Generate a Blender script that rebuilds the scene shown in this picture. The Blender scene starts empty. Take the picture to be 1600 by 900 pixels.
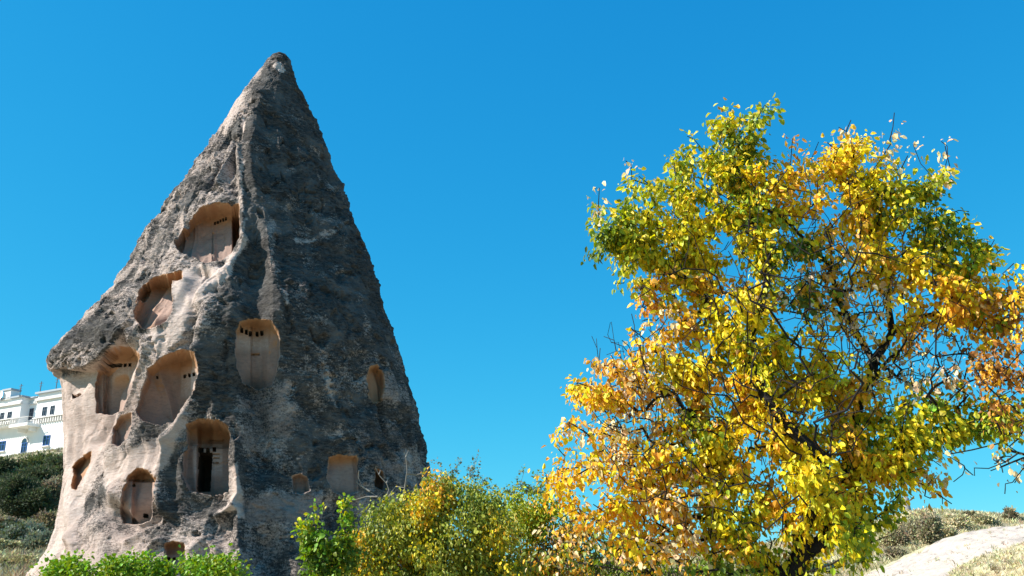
import bpy, math, random
import numpy as np
from mathutils import Vector

# ---------------------------------------------------------------- camera, sky, sun, exposure
SC = bpy.context.scene
COL = SC.collection
FPX = 1537.0
PITCH = math.radians(18.0)
CAMZ = 1.6
cam_data = bpy.data.cameras.new("camera")
cam = bpy.data.objects.new("camera", cam_data)
COL.objects.link(cam)
cam.location = (0, 0, CAMZ)
cam.rotation_euler = (math.radians(90) + PITCH, 0, 0)
cam_data.sensor_width = 36.0
cam_data.lens = 36.0 * FPX / 1600.0
cam_data.clip_start = 0.1
cam_data.clip_end = 6000
SC.camera = cam
SC.render.resolution_x = 1024
SC.render.resolution_y = 576

SUN_EL = math.radians(38)
SUN_BACK = math.radians(-12)        # the sun stands to the left, somewhat on the viewer's side
to_sun = Vector((-math.cos(SUN_EL) * math.cos(SUN_BACK), math.cos(SUN_EL) * math.sin(SUN_BACK), math.sin(SUN_EL)))
world = bpy.data.worlds.new("World")
SC.world = world
world.use_nodes = True
wn = world.node_tree
wn.nodes.clear()
sky = wn.nodes.new("ShaderNodeTexSky")
sky.sky_type = 'NISHITA'
sky.sun_disc = False
sky.sun_elevation = SUN_EL
sky.sun_rotation = math.atan2(to_sun.x, to_sun.y)
sky.altitude = 1200
sky.air_density = 1.0
sky.dust_density = 0.0
sky.ozone_density = 3.0
# deep autumn blue: one grade per channel over the whole physical sky
E0 = 0.2196
sepc = wn.nodes.new("ShaderNodeSeparateColor")
comb = wn.nodes.new("ShaderNodeCombineColor")
wn.links.new(sky.outputs[0], sepc.inputs[0])
for ch, (k_, g_) in enumerate(((0.223, 1.60), (0.662, 0.68), (0.854, 0.38))):
    pw_ = wn.nodes.new("ShaderNodeMath"); pw_.operation = 'POWER'
    pw_.inputs[1].default_value = g_
    ml_ = wn.nodes.new("ShaderNodeMath"); ml_.operation = 'MULTIPLY'
    ml_.inputs[1].default_value = k_ * E0 ** (g_ - 1)
    wn.links.new(sepc.outputs[ch], pw_.inputs[0]); wn.links.new(pw_.outputs[0], ml_.inputs[0])
    wn.links.new(ml_.outputs[0], comb.inputs[ch])
bgn = wn.nodes.new("ShaderNodeBackground")
bgn.inputs['Strength'].default_value = 0.1137
won = wn.nodes.new("ShaderNodeOutputWorld")
wn.links.new(comb.outputs[0], bgn.inputs['Color'])
wn.links.new(bgn.outputs[0], won.inputs['Surface'])

sun_d = bpy.data.lights.new("sun", 'SUN')
sun_d.energy = 5.0
sun_d.angle = math.radians(0.53)
sun_d.color = (1.0, 0.94, 0.86)
sun_o = bpy.data.objects.new("sun", sun_d)
COL.objects.link(sun_o)
sun_o.rotation_euler = to_sun.to_track_quat('Z', 'Y').to_euler()
SC.view_settings.view_transform = 'Standard'
SC.view_settings.look = 'None'
SC.view_settings.gamma = 1.0
SC.view_settings.exposure = 0.95

# ---------------------------------------------------------------- helpers
rng = np.random.default_rng(7)
CP, SP = math.cos(PITCH), math.sin(PITCH)


def at(px, py, Y):
    """World point on the line of sight through photo pixel (px, py) at world depth Y."""
    u = (px - 800.0) / FPX
    v = (450.0 - py) / FPX
    d = np.array([u, CP - v * SP, SP + v * CP])
    return d * (Y / d[1]) + np.array([0, 0, CAMZ])


def proj(P):
    x = P[..., 0]; y = P[..., 1]; z = P[..., 2] - CAMZ
    f = y * CP + z * SP
    f = np.where(f < 0.1, 0.1, f)
    return 800 + FPX * x / f, 450 - FPX * (z * CP - y * SP) / f


def _hash(ix, iy, iz, seed):
    h = (ix.astype(np.int64) * 374761393 + iy.astype(np.int64) * 668265263 + iz.astype(np.int64) * 2147483647 + seed * 974634777) & 0xffffffff
    h = ((h ^ (h >> 13)) * 1274126177) & 0xffffffff
    h = (h ^ (h >> 16)) & 0xffffffff
    return h.astype(np.float64) / 4294967295.0


def vnoise(P, seed=0):
    i = np.floor(P).astype(np.int64)
    f = P - i
    f = f * f * f * (f * (f * 6 - 15) + 10)
    r = 0
    for dx in (0, 1):
        wx = f[:, 0] if dx else 1 - f[:, 0]
        for dy in (0, 1):
            wy = f[:, 1] if dy else 1 - f[:, 1]
            for dz in (0, 1):
                wz = f[:, 2] if dz else 1 - f[:, 2]
                r = r + wx * wy * wz * _hash(i[:, 0] + dx, i[:, 1] + dy, i[:, 2] + dz, seed)
    return r * 2 - 1


def fbm(P, octv=3, seed=0, gain=0.5):
    r = 0; a = 1.0; t = 0
    P = P.copy()
    for o in range(octv):
        r = r + a * vnoise(P + 17.3 * o, seed + o)
        t += a; a *= gain; P = P * 2.03
    return r / t


def smooth(x, a, b):
    t = np.clip((x - a) / (b - a), 0, 1)
    return t * t * (3 - 2 * t)


def poly_sd(px, py, poly):
    """Signed distance in pixels to a polygon, positive inside; -1e3 far away."""
    poly = np.asarray(poly, float)
    out = np.full(px.shape, -1e3)
    mg = 60
    sel = (px > poly[:, 0].min() - mg) & (px < poly[:, 0].max() + mg) & (py > poly[:, 1].min() - mg) & (py < poly[:, 1].max() + mg)
    x = px[sel]; y = py[sel]
    d = np.full(x.shape, 1e9); ins = np.zeros(x.shape, bool)
    for i in range(len(poly)):
        ax, ay = poly[i]; bx, by = poly[(i + 1) % len(poly)]
        ex, ey = bx - ax, by - ay
        t = np.clip(((x - ax) * ex + (y - ay) * ey) / (ex * ex + ey * ey + 1e-9), 0, 1)
        d = np.minimum(d, (x - ax - t * ex) ** 2 + (y - ay - t * ey) ** 2)
        c = ((ay > y) != (by > y))
        ins ^= c & (x < (bx - ax) * (y - ay) / (by - ay + 1e-12) + ax)
    d = np.sqrt(d)
    out[sel] = np.where(ins, d, -d)
    return out


def tag(o, label=None, cat=None, group=None, kind=None):
    if label: o['label'] = label
    if cat: o['category'] = cat
    if group: o['group'] = group
    if kind: o['kind'] = kind
    return o


def empty(name, loc=(0, 0, 0), parent=None):
    o = bpy.data.objects.new(name, None)
    o.empty_display_size = 0.2
    COL.objects.link(o)
    o.location = tuple(loc)
    if parent: o.parent = parent
    return o


def mesh_np(name, V, F, mats=(), smooth_sh=False, attrs=None, mat_idx=None):
    """V n x 3, F m x k (k = 3 or 4, one size)."""
    me = bpy.data.meshes.new(name)
    V = np.asarray(V, dtype=np.float32); F = np.asarray(F, dtype=np.int32)
    k = F.shape[1]
    me.vertices.add(len(V)); me.vertices.foreach_set('co', V.ravel())
    me.loops.add(F.size); me.loops.foreach_set('vertex_index', F.ravel())
    me.polygons.add(len(F)); me.polygons.foreach_set('loop_start', np.arange(0, F.size, k, dtype=np.int32))
    me.polygons.foreach_set('loop_total', np.full(len(F), k, dtype=np.int32))
    me.polygons.foreach_set('use_smooth', np.full(len(F), bool(smooth_sh)))
    for m in mats: me.materials.append(m)
    if mat_idx is not None:
        me.polygons.foreach_set('material_index', np.asarray(mat_idx, dtype=np.int32))
    me.update(calc_edges=True)
    if attrs:
        for an, av in attrs.items():
            at_ = me.color_attributes.new(an, 'FLOAT_COLOR', 'POINT')
            c = np.ones((len(V), 4), dtype=np.float32); c[:, :av.shape[1]] = av
            at_.data.foreach_set('color', c.ravel())
    return me


def link(name, me, parent=None, loc=None, rot=None):
    o = bpy.data.objects.new(name, me)
    COL.objects.link(o)
    if parent: o.parent = parent
    if loc is not None: o.location = tuple(loc)
    if rot is not None: o.rotation_euler = rot
    return o


# ---------------------------------------------------------------- materials
def new_mat(name):
    m = bpy.data.materials.new(name)
    m.use_nodes = True
    nt = m.node_tree
    b = nt.nodes['Principled BSDF']
    b.inputs['Specular IOR Level'].default_value = 0.2
    return m, nt, b


def N(nt, typ, **kw):
    n = nt.nodes.new(typ)
    for k, v in kw.items():
        if k.startswith('i_'):
            n.inputs[k[2:].replace('_', ' ')].default_value = v
        else:
            setattr(n, k, v)
    return n


def noise_node(nt, scale, detail=4, rough=0.55, vec=None, dist=0.0):
    n = nt.nodes.new('ShaderNodeTexNoise')
    n.inputs['Scale'].default_value = scale
    n.inputs['Detail'].default_value = detail
    n.inputs['Roughness'].default_value = rough
    n.inputs['Distortion'].default_value = dist
    if vec is not None: nt.links.new(vec, n.inputs['Vector'])
    return n.outputs['Fac']


def mrange(nt, val, a, b, c=0.0, d=1.0):
    n = nt.nodes.new('ShaderNodeMapRange')
    nt.links.new(val, n.inputs['Value'])
    n.inputs['From Min'].default_value = a; n.inputs['From Max'].default_value = b
    n.inputs['To Min'].default_value = c; n.inputs['To Max'].default_value = d
    return n.outputs['Result']


def mix(nt, fac, a, b, mode='MIX'):
    n = nt.nodes.new('ShaderNodeMix'); n.data_type = 'RGBA'; n.blend_type = mode
    for s, v in ((0, fac), (6, a), (7, b)):
        if hasattr(v, 'is_linked'): nt.links.new(v, n.inputs[s])
        elif s == 0: n.inputs[0].default_value = v
        else: n.inputs[s].default_value = (*v, 1)
    return n.outputs[2]


def math_n(nt, op, a, b):
    n = nt.nodes.new('ShaderNodeMath'); n.operation = op; n.use_clamp = False
    for i, v in enumerate((a, b)):
        if hasattr(v, 'is_linked'): nt.links.new(v, n.inputs[i])
        else: n.inputs[i].default_value = v
    return n.outputs[0]


def objcoord(nt, sx=1, sy=1, sz=1):
    tc = nt.nodes.new('ShaderNodeTexCoord')
    mp = nt.nodes.new('ShaderNodeMapping')
    mp.inputs['Scale'].default_value = (sx, sy, sz)
    nt.links.new(tc.outputs['Object'], mp.inputs['Vector'])
    return mp.outputs[0]


def bump(nt, h, strength, dist, bsdf):
    n = nt.nodes.new('ShaderNodeBump')
    n.inputs['Strength'].default_value = strength
    n.inputs['Distance'].default_value = dist
    nt.links.new(h, n.inputs['Height'])
    nt.links.new(n.outputs[0], bsdf.inputs['Normal'])
    return n


def mat_plain(name, c, rough=0.8, var=0.12, scale=2.0, bmp=0.0):
    m, nt, b = new_mat(name)
    v = objcoord(nt)
    f = noise_node(nt, scale, 5, 0.6, v)
    col = mix(nt, f, tuple(x * (1 - var * 2) for x in c), tuple(min(1, x * (1 + var)) for x in c))
    nt.links.new(col, b.inputs['Base Color'])
    b.inputs['Roughness'].default_value = rough
    if bmp: bump(nt, noise_node(nt, scale * 6, 5, 0.6, v), bmp, 0.02, b)
    return m


def mat_rock():
    m, nt, b = new_mat("weathered_tuff")
    v = objcoord(nt)
    vs = objcoord(nt, 1, 1, 2.6)
    at_ = N(nt, 'ShaderNodeAttribute', attribute_name='mask')
    sep = N(nt, 'ShaderNodeSeparateColor')
    nt.links.new(at_.outputs['Color'], sep.inputs[0])
    pale, ochre, pink = sep.outputs[0], sep.outputs[1], sep.outputs[2]
    nl = noise_node(nt, 0.35, 6, 0.7, objcoord(nt, 1.0, 1.0, 1.6), 0.8)
    nb = noise_node(nt, 0.9, 8, 0.68, v, 0.4)       # mottling breakup of the lichen crust
    nf = noise_node(nt, 5.0, 6, 0.65, vs, 0.2)
    ns = noise_node(nt, 16.0, 4, 0.7, v)
    # slanting seams
    tc = nt.nodes.new('ShaderNodeTexCoord'); mp = nt.nodes.new('ShaderNodeMapping')
    mp.inputs['Rotation'].default_value = (0, math.radians(24), 0); mp.inputs['Scale'].default_value = (0.5, 0.5, 3.4)
    nt.links.new(tc.outputs['Object'], mp.inputs['Vector'])
    nst = noise_node(nt, 1.3, 6, 0.66, mp.outputs[0], 0.9)
    # lichen crust colours
    dark = mix(nt, mrange(nt, nf, 0.38, 0.62), (0.028, 0.027, 0.027), (0.085, 0.077, 0.069))
    dark = mix(nt, mrange(nt, nl, 0.50, 0.62, 0, 0.8), dark, (0.128, 0.120, 0.112))
    dark = mix(nt, mrange(nt, nst, 0.56, 0.68, 0, 0.75), dark, (0.150, 0.138, 0.128))
    dark = mix(nt, mrange(nt, ns, 0.56, 0.72, 0, 0.35), dark, (0.19, 0.175, 0.155))
    # fresh tuff colours
    tuff = mix(nt, mrange(nt, nf, 0.3, 0.7), (0.38, 0.295, 0.25), (0.57, 0.475, 0.42))
    tuff = mix(nt, mrange(nt, nb, 0.5, 0.72, 0, 0.55), tuff, (0.34, 0.25, 0.205))
    tuff = mix(nt, mrange(nt, ns, 0.56, 0.72, 0, 0.55), tuff, (0.20, 0.17, 0.145))
    wallc = mix(nt, mrange(nt, nb, 0.35, 0.65), (0.37, 0.245, 0.195), (0.26, 0.185, 0.155))
    wallc = mix(nt, mrange(nt, nl, 0.50, 0.66, 0, .8), wallc, (0.31, 0.24, 0.205))
    wallc = mix(nt, mrange(nt, nf, 0.45, 0.7, 0, .5), wallc, (0.15, 0.11, 0.09))
    tuff = mix(nt, pink, tuff, wallc)
    # crust / tuff border broken by noise
    t = math_n(nt, 'ADD', mrange(nt, nb, 0.25, 0.75, -0.45, 0.45), mrange(nt, ns, 0.3, 0.7, -0.28, 0.28))
    t = math_n(nt, 'ADD', t, mrange(nt, nf, 0.3, 0.7, -0.18, 0.18))
    keep = math_n(nt, 'SUBTRACT', 1.0, math_n(nt, 'MULTIPLY', at_.outputs['Alpha'], 0.75))
    t = math_n(nt, 'ADD', pale, math_n(nt, 'MULTIPLY', t, keep))
    t = mrange(nt, t, 0.32, 0.72)
    col = mix(nt, t, dark, tuff)
    oc = mix(nt, nf, (0.34, 0.155, 0.06), (0.48, 0.27, 0.13))
    col = mix(nt, ochre, col, oc)
    nt.links.new(col, b.inputs['Base Color'])
    b.inputs['Roughness'].default_value = 0.95
    b.inputs['Specular IOR Level'].default_value = 0.1
    h = math_n(nt, 'ADD', noise_node(nt, 7.0, 8, 0.72, vs), math_n(nt, 'MULTIPLY', ns, 0.22))
    h = math_n(nt, 'ADD', h, math_n(nt, 'MULTIPLY', nst, 0.8))
    bn = bump(nt, h, 0.8, 0.08, b)
    amt = math_n(nt, 'SUBTRACT', 1.0, math_n(nt, 'MULTIPLY', at_.outputs['Alpha'], 0.55))
    nt.links.new(amt, bn.inputs['Strength'])
    return m


M_ROCK = mat_rock()
M_HOLE_SHADE = mat_plain("hole_shade", (0.10, 0.075, 0.055), 0.95, 0.2, 3.0)  # dark base colour paints in the depth shade of pigeon holes and doorway

# ---------------------------------------------------------------- the rock cone
def line_d(px, py, pts):
    """(distance, signed side: positive to the right of travel)."""
    best = np.full(px.shape, 1e3); side = np.zeros(px.shape)
    for (ax, ay), (bx, by) in zip(pts[:-1], pts[1:]):
        ex, ey = bx - ax, by - ay
        t = np.clip(((px - ax) * ex + (py - ay) * ey) / (ex * ex + ey * ey + 1e-9), 0, 1)
        d = np.hypot(px - ax - t * ex, py - ay - t * ey)
        s = np.sign(ex * (py - ay) - ey * (px - ax))
        m = d < best
        best = np.where(m, d, best); side = np.where(m, s, side)
    return best, side


EDGE_L = [(84, 436), (87, 424), (95, 416), (105, 411), (120, 398), (150, 377), (200, 344), (250, 310), (300, 274), (350, 240), (400, 206), (440, 177), (480, 147), (520, 112), (545, 90), (562, 76), (572, 74), (580, 84), (592, 93), (605, 96), (640, 97), (680, 99), (720, 99), (760, 97), (800, 91), (830, 84), (860, 72), (880, 58), (900, 38), (930, 0), (980, -40)]
EDGE_R = [(84, 440), (87, 447), (95, 454), (110, 457), (130, 463), (150, 474), (180, 489), (200, 497), (250, 518), (300, 538), (350, 555), (400, 575), (450, 592), (500, 607), (550, 624), (600, 638), (650, 653), (700, 667), (740, 673), (800, 680), (900, 695), (980, 705)]
RIDGE = [(84, 436), (110, 425), (150, 402), (200, 392), (250, 381), (300, 379), (400, 374), (450, 366), (500, 362), (600, 360), (700, 366), (800, 370), (900, 380), (980, 380)]
YA = 45.0      # depth of the rock's axis


def build_rock():
    eL = np.array(EDGE_L, float); eR = np.array(EDGE_R, float); rd = np.array(RIDGE, float)
    ztop = at(440, 85, YA)[2]
    zbot = 0.6
    NZ = 920
    tz = np.linspace(0, 1, NZ)
    z = zbot + (ztop - zbot) * (1 - (1 - tz) ** 1.0)
    # columns: dense towards the camera
    NF = 860
    th = np.concatenate([np.linspace(-100, 100, NF), np.linspace(100, 260, 61)[1:-1]])
    th = np.radians(th)
    NT = len(th)
    # first guess of row per level
    row = np.array([proj(np.array([0, YA - 2, zz]))[1] for zz in z])
    cxp = (np.interp(row, eL[:, 0], eL[:, 1]) + np.interp(row, eR[:, 0], eR[:, 1])) / 2
    def sm(a, n):
        k = np.ones(n) / n
        return np.convolve(np.pad(a, (n // 2, n - 1 - n // 2), 'edge'), k, 'valid')
    cxp = sm(cxp, 81)
    fwd = YA * CP + (z - CAMZ) * SP
    cx = (cxp - 800) / FPX * fwd
    aL = (cxp - np.interp(row, eL[:, 0], eL[:, 1])) / FPX * fwd
    aR = (np.interp(row, eR[:, 0], eR[:, 1]) - cxp) / FPX * fwd
    aL = np.maximum(aL, 0.03); aR = np.maximum(aR, 0.03)
    s = np.sin(th)[None, :]; c = np.cos(th)[None, :]
    for it in range(6):
        b = sm((aL + aR) / 2, 61) * 0.93
        b = np.minimum(b, (aL + aR) * 0.62 + 0.02)
        aLs = sm(aL, 121)
        aLs = np.where(tz > 0.93, aL, aLs)
        # rounded wedge section: a corner towards the camera, left of the middle
        pw = np.interp(row, [80, 160, 300, 500, 700, 900], [1.85, 1.6, 1.5, 1.55, 1.62, 1.75])[:, None]
        m = 1.0 / (np.abs(s) ** pw + np.abs(c) ** pw) ** (1 / pw)
        m = np.where(c < 0, 1.0 / (np.abs(s) ** 2.0 + np.abs(c) ** 2.0) ** .5, m)
        wl = smooth(np.abs(s), 0.72, 0.97)
        al = aLs[:, None] * (1 - wl) + aL[:, None] * wl
        a = np.where(s < 0, al, aR[:, None])
        # shift the front corner to the ridge line
        rpx = np.interp(row, rd[:, 0], rd[:, 1])
        fr = (YA - b) * CP + (z - CAMZ) * SP
        rx = (rpx - 800) / FPX * fr
        sh = (rx - cx)[:, None] * np.clip(c, 0, 1) ** 1.3 * 0.9
        X = cx[:, None] + a * s * m + sh
        Y = YA - b[:, None] * c * m
        P = np.stack([X, Y, np.repeat(z[:, None], NT, 1)], -1)
        pxx, pyy = proj(P)
        iL = pxx.argmin(1); iR = pxx.argmax(1)
        r_ = np.arange(NZ)
        gl = np.interp(pyy[r_, iL], eL[:, 0], eL[:, 1]); gr = np.interp(pyy[r_, iR], eR[:, 0], eR[:, 1])
        aL = np.maximum(aL + (pxx[r_, iL] - gl) / FPX * fwd * 0.9, 0.03)
        aR = np.maximum(aR + (gr - pxx[r_, iR]) / FPX * fwd * 0.9, 0.03)
        row = pyy[:, NF // 2]
    P = P.reshape(-1, 3)
    # normals of the plain form
    G = P.reshape(NZ, NT, 3)
    dt = np.roll(G, -1, 1) - np.roll(G, 1, 1)
    dz = np.gradient(G, axis=0)
    nrm = np.cross(dt, dz); nrm /= (np.linalg.norm(nrm, axis=-1, keepdims=True) + 1e-9)
    nrm = nrm.reshape(-1, 3)
    px, py = proj(P)
    front = (np.tile(np.cos(th), NZ) > -0.25)
    px = np.where(front, px, -500); py = np.where(front, py, -500)
    # ---- broad relief
    d = np.zeros(len(P))                      # outward metres along the normal
    tipf = smooth(py, 90, 300)
    tipf = np.where(front, tipf, smooth(-P[:, 2], -(ztop - 1.0), -(ztop - 4)))
    d += 0.42 * tipf * fbm(P * np.array([.26, .26, .20]), 3, 3)
    # runnels fanning down from the tip
    TH = np.tile(th, NZ); ZZ = np.repeat(z, NT)
    R_ = np.stack([TH * 7.0 + .35 * fbm(P * .3, 2, 151), ZZ * .13, TH * 0], -1)
    run = 1 - 2 * np.abs(fbm(R_, 3, 155, .5))
    d += 0.20 * tipf * (run - .6) * np.where(front, 1, 1)
    warp = 0.5 * np.stack([fbm(P * .5, 2, 31), fbm(P * .5, 2, 32), fbm(P * .5, 2, 33)], -1)
    rough = 0.16 * fbm((P + warp) * np.array([.9, .9, .75]), 3, 11)
    n4 = fbm((P + warp) * np.array([2.6, 2.6, 3.6]), 4, 21, 0.6)
    rough += 0.10 * n4
    # pits of the weathered crust
    pit = fbm((P + 1.5 * warp) * np.array([2.0, 2.0, 1.6]), 3, 41, 0.55)
    rough -= 0.22 * smooth(pit, 0.22, 0.55)
    rough *= 0.35 + 0.65 * smooth(np.where(front, py, 300), 90, 230)
    nf_ = fbm(P * np.array([7.5, 7.5, 9.0]), 3, 51, 0.6)
    rough += 0.03 * nf_
    ca, sa = math.cos(math.radians(24)), math.sin(math.radians(24))
    Q = np.stack([(P[:, 0] * ca - P[:, 2] * sa) * .55, P[:, 1] * .55, (P[:, 0] * sa + P[:, 2] * ca) * 3.2], -1)
    rough += 0.055 * np.abs(fbm(Q, 3, 91, .55))

    def ridge(pts, amp, w):
        q, sd = line_d(px, py, pts)
        return amp * np.exp(-(q / w) ** 2)
    def furrow(pts, amp, w):
        return -ridge(pts, amp, w)
    wav = 6 * fbm(P * .8, 2, 71); 
    px0, py0 = px, py
    px = px + wav; py = py + 6 * fbm(P * .8, 2, 72)
    # the sharp rib that frames the upper cave, and what flows down from it
    d += ridge([(376, 235), (374, 300), (377, 345), (378, 372)], .22, 5)
    d += furrow([(366, 220), (362, 260), (364, 300)], .30, 8)
    d += ridge([(405, 150), (396, 205), (392, 250), (398, 330), (424, 390), (432, 440), (440, 520)], .22, 10)
    d += furrow([(395, 430), (400, 480)], .35, 24)
    d += furrow([(315, 425), (302, 460), (296, 510), (292, 540)], .45, 9)
    d += ridge([(330, 470), (310, 520), (316, 600)], .25, 14)
    d += ridge([(380, 375), (362, 405), (335, 440), (300, 468)], .30, 9)
    # ribs between the carved rooms
    d += ridge([(238, 535), (212, 590), (186, 640), (168, 690), (158, 720)], .22, 10)
    d += ridge([(312, 548), (308, 600), (288, 650), (264, 700), (256, 760), (258, 800)], .42, 10)
    d += ridge([(215, 520), (250, 500), (272, 470), (292, 440)], .25, 8)
    d += ridge([(100, 590), (112, 640), (104, 720), (112, 800), (118, 880)], .25, 10)
    d += furrow([(165, 590), (150, 640), (132, 690)], .35, 8)
    d += furrow([(150, 700), (140, 760), (128, 800)], .22, 10)
    # hollows
    d += furrow([(255, 690), (215, 712), (180, 735)], .18, 22)
    d += furrow([(170, 800), (200, 826), (236, 806)], .75, 17)
    d += ridge([(243, 735), (246, 790), (232, 826), (205, 850)], .28, 7)
    d += ridge([(120, 850), (160, 800), (180, 770)], .2, 10)
    d += furrow([(402, 600), (412, 650), (410, 720)], .75, 26)
    d += ridge([(370, 690), (372, 745), (376, 775), (366, 796), (340, 806)], .50, 7)
    d += furrow([(300, 790), (340, 785), (350, 830)], .45, 22)
    d += ridge([(258, 850), (240, 862), (232, 885)], .25, 6)
    d += ridge([(300, 862), (322, 845), (340, 860)], .22, 7)
    d += ridge([(375, 800), (374, 850), (376, 900)], .35, 8)
    d += furrow([(420, 850), (440, 900)], .6, 26)
    d += furrow([(598, 630), (612, 665), (626, 705)], .40, 5)
    d += ridge([(588, 640), (605, 690), (622, 730)], .18, 7)
    d += furrow([(540, 800), (560, 850)], .5, 30)
    d += furrow([(500, 640), (520, 720)], .2, 14)
    d += furrow([(560, 560), (575, 640)], .22, 16)
    d += furrow([(430, 190), (480, 230), (520, 280)], .12, 9)
    # seams on the sunny flank, running with the slope
    d += furrow([(322, 268), (290, 300), (250, 352), (222, 400)], .22, 5)
    d += furrow([(262, 330), (210, 400), (178, 450), (150, 500)], .20, 5)
    d += furrow([(352, 210), (340, 246), (330, 285)], .28, 6)
    d += furrow([(362, 246), (352, 290)], .25, 6)
    d += furrow([(333, 270), (324, 292)], .35, 7)
    # undercut beneath the brim
    brim = [(60, 572), (84, 574), (118, 580), (150, 566), (168, 545), (186, 520), (212, 498)]
    by = np.interp(px, [q[0] for q in brim], [q[1] for q in brim])
    under = smooth(py - by, -2, 7) * (1 - smooth(py - by, 30, 190)) * (px < 215) * (1 - smooth(px, 185, 215)) * smooth(px, 70, 120)
    d -= 0.85 * under
    rough *= 1 - 0.45 * smooth(py - by, 0, 10) * (px < 230)
    # rounded boss between the two left rooms
    bx = np.exp(-(((px - 203) / 22) ** 2 + ((py - 528) / 13) ** 2)); d += 0.55 * bx
    bx = np.exp(-(((px - 268) / 26) ** 2 + ((py - 690) / 18) ** 2)); d += 0.30 * bx
    P = P + nrm * d[:, None]; d[:] = 0
    # hold the outline after the broad relief
    for it in range(3):
        qx0, qy0 = proj(P); qx0 = qx0.reshape(NZ, NT); qy0 = qy0.reshape(NZ, NT)
        iL = qx0.argmin(1); iR = qx0.argmax(1); r_ = np.arange(NZ)
        fw = (P[:, 1] * CP + (P[:, 2] - CAMZ) * SP).reshape(NZ, NT)
        cl = (np.interp(qy0[r_, iL], eL[:, 0], eL[:, 1]) - qx0[r_, iL]) / FPX * fw[r_, iL]
        cr = (np.interp(qy0[r_, iR], eR[:, 0], eR[:, 1]) - qx0[r_, iR]) / FPX * fw[r_, iR]
        cl = sm(cl, 9); cr = sm(cr, 11)
        sgrid = np.sin(th)[None, :]
        wl_ = np.clip(-sgrid, 0, 1) ** 1.2; wr_ = np.clip(sgrid, 0, 1) ** 1.2
        P[:, 0] += (cl[:, None] * wl_ + cr[:, None] * wr_).ravel()
    px, py = proj(P)
    px = np.where(front, px, -500); py = np.where(front, py, -500)
    # smaller crust relief on worn (pale) ground
    pale_polys = [
        (1.0, 8, [(70, 568), (100, 584), (130, 582), (152, 568), (180, 532), (212, 545), (210, 580), (190, 640), (170, 690), (150, 720), (128, 790), (120, 830), (122, 900), (60, 990), (-60, 990), (30, 890), (60, 860), (90, 800)]),
        (.95, 8, [(180, 710), (215, 696), (245, 684), (285, 655), (294, 662), (272, 690), (262, 722), (235, 735), (200, 745), (165, 760), (160, 720)]),
        (.95, 6, [(328, 418), (352, 408), (372, 388), (380, 366), (386, 374), (372, 408), (352, 436), (330, 448), (312, 462), (300, 486), (288, 520), (272, 540), (250, 555), (232, 545), (240, 520), (262, 505), (276, 485), (272, 440), (285, 424)]),
        (.44, 22, [(378, 606), (432, 606), (446, 650), (462, 700), (440, 730), (400, 742), (372, 690), (362, 640)]),
        (.62, 14, [(118, 830), (150, 790), (170, 830), (236, 850), (290, 835), (380, 860), (380, 990), (100, 990)]),
        (.52, 16, [(372, 778), (420, 764), (470, 768), (495, 786), (478, 812), (420, 818), (378, 812)]),
        (.38, 20, [(370, 800), (480, 820), (560, 800), (640, 790), (660, 990), (370, 990)]),
        (.50, 10, [(552, 780), (622, 772), (640, 850), (560, 860)]),
        (.9, 5, [(346, 205), (352, 178), (372, 150), (384, 140), (376, 172), (362, 190), (352, 212)]),
        (.9, 3, [(374, 182), (380, 176), (382, 208), (376, 210)]),
        (1.0, 2, [(425, 104), (434, 99), (440, 97), (444, 106), (441, 112), (432, 107)]),
        (.6, 7, [(352, 240), (358, 236), (362, 262), (352, 300), (346, 292)]),
        (.62, 3, [(373, 236), (376, 236), (381, 330), (384, 372), (376, 380), (374, 300)]),
        (.8, 4, [(362, 735), (373, 724), (378, 770), (380, 812), (370, 808), (366, 796), (338, 806), (340, 798), (360, 786)]),
        (.38, 9, [(414, 325), (424, 340), (432, 395), (436, 440), (428, 440), (420, 395), (410, 345)]),
        (.42, 9, [(455, 440), (466, 426), (480, 440), (475, 462), (458, 464)]),
        (.36, 10, [(512, 418), (530, 410), (548, 422), (540, 434), (518, 432)]),
        (.5, 6, [(600, 576), (610, 590), (616, 618), (600, 626)]),
        (.4, 6, [(590, 712), (624, 728), (620, 744), (590, 738)]),
        (.4, 7, [(455, 740), (480, 736), (486, 764), (462, 770)]),
        (.6, 5, [(300, 858), (322, 842), (345, 862), (330, 872), (305, 870)]),
        (.7, 5, [(232, 890), (244, 858), (262, 846), (250, 872), (244, 896)]),
    ]
    left = 1 - smooth(px - np.interp(py, rd[:, 0], rd[:, 1]), -26, 12)
    pale = 0.06 + 0.41 * left * (1 + .25 * smooth(py, 500, 640))
    pale = np.where(front, pale, 0.2)
    pale += (1 - left) * (0.27 * smooth(py, 430, 680) + 0.55 * np.clip(fbm(P * np.array([.38, .38, .55]) + warp, 4, 131, .6), -.2, .6) * (.6 + .4 * smooth(py, 300, 600)))
    pale += left * 0.45 * fbm(P * np.array([.5, .5, .5]) + warp, 4, 141, .6)
    pale -= 0.20 * np.exp(-(((px - 285) / 40) ** 2 + ((py - 720) / 60) ** 2)) * (px < 370)
    pale -= 0.25 * np.exp(-(((px - 175) / 30) ** 2 + ((py - 520) / 40) ** 2))
    for amt, (ex, ey, rx_, ry_) in ((.5, (322, 560, 26, 70)), (.35, (352, 480, 16, 44)), (.45, (272, 745, 16, 50)), (.45, (140, 520, 40, 18)), (.3, (142, 790, 24, 40)), (.3, (182, 640, 16, 26)), (.55, (250, 676, 34, 11)),
                                (.3, (330, 800, 40, 20)), (.3, (250, 800, 30, 30)), (.4, (346, 620, 16, 50)), (.35, (366, 640, 14, 60)), (.3, (390, 800, 30, 60)), (.25, (360, 200, 20, 20))):
        pale -= amt * np.exp(-(((px - ex) / rx_) ** 2 + ((py - ey) / ry_) ** 2))
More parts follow.
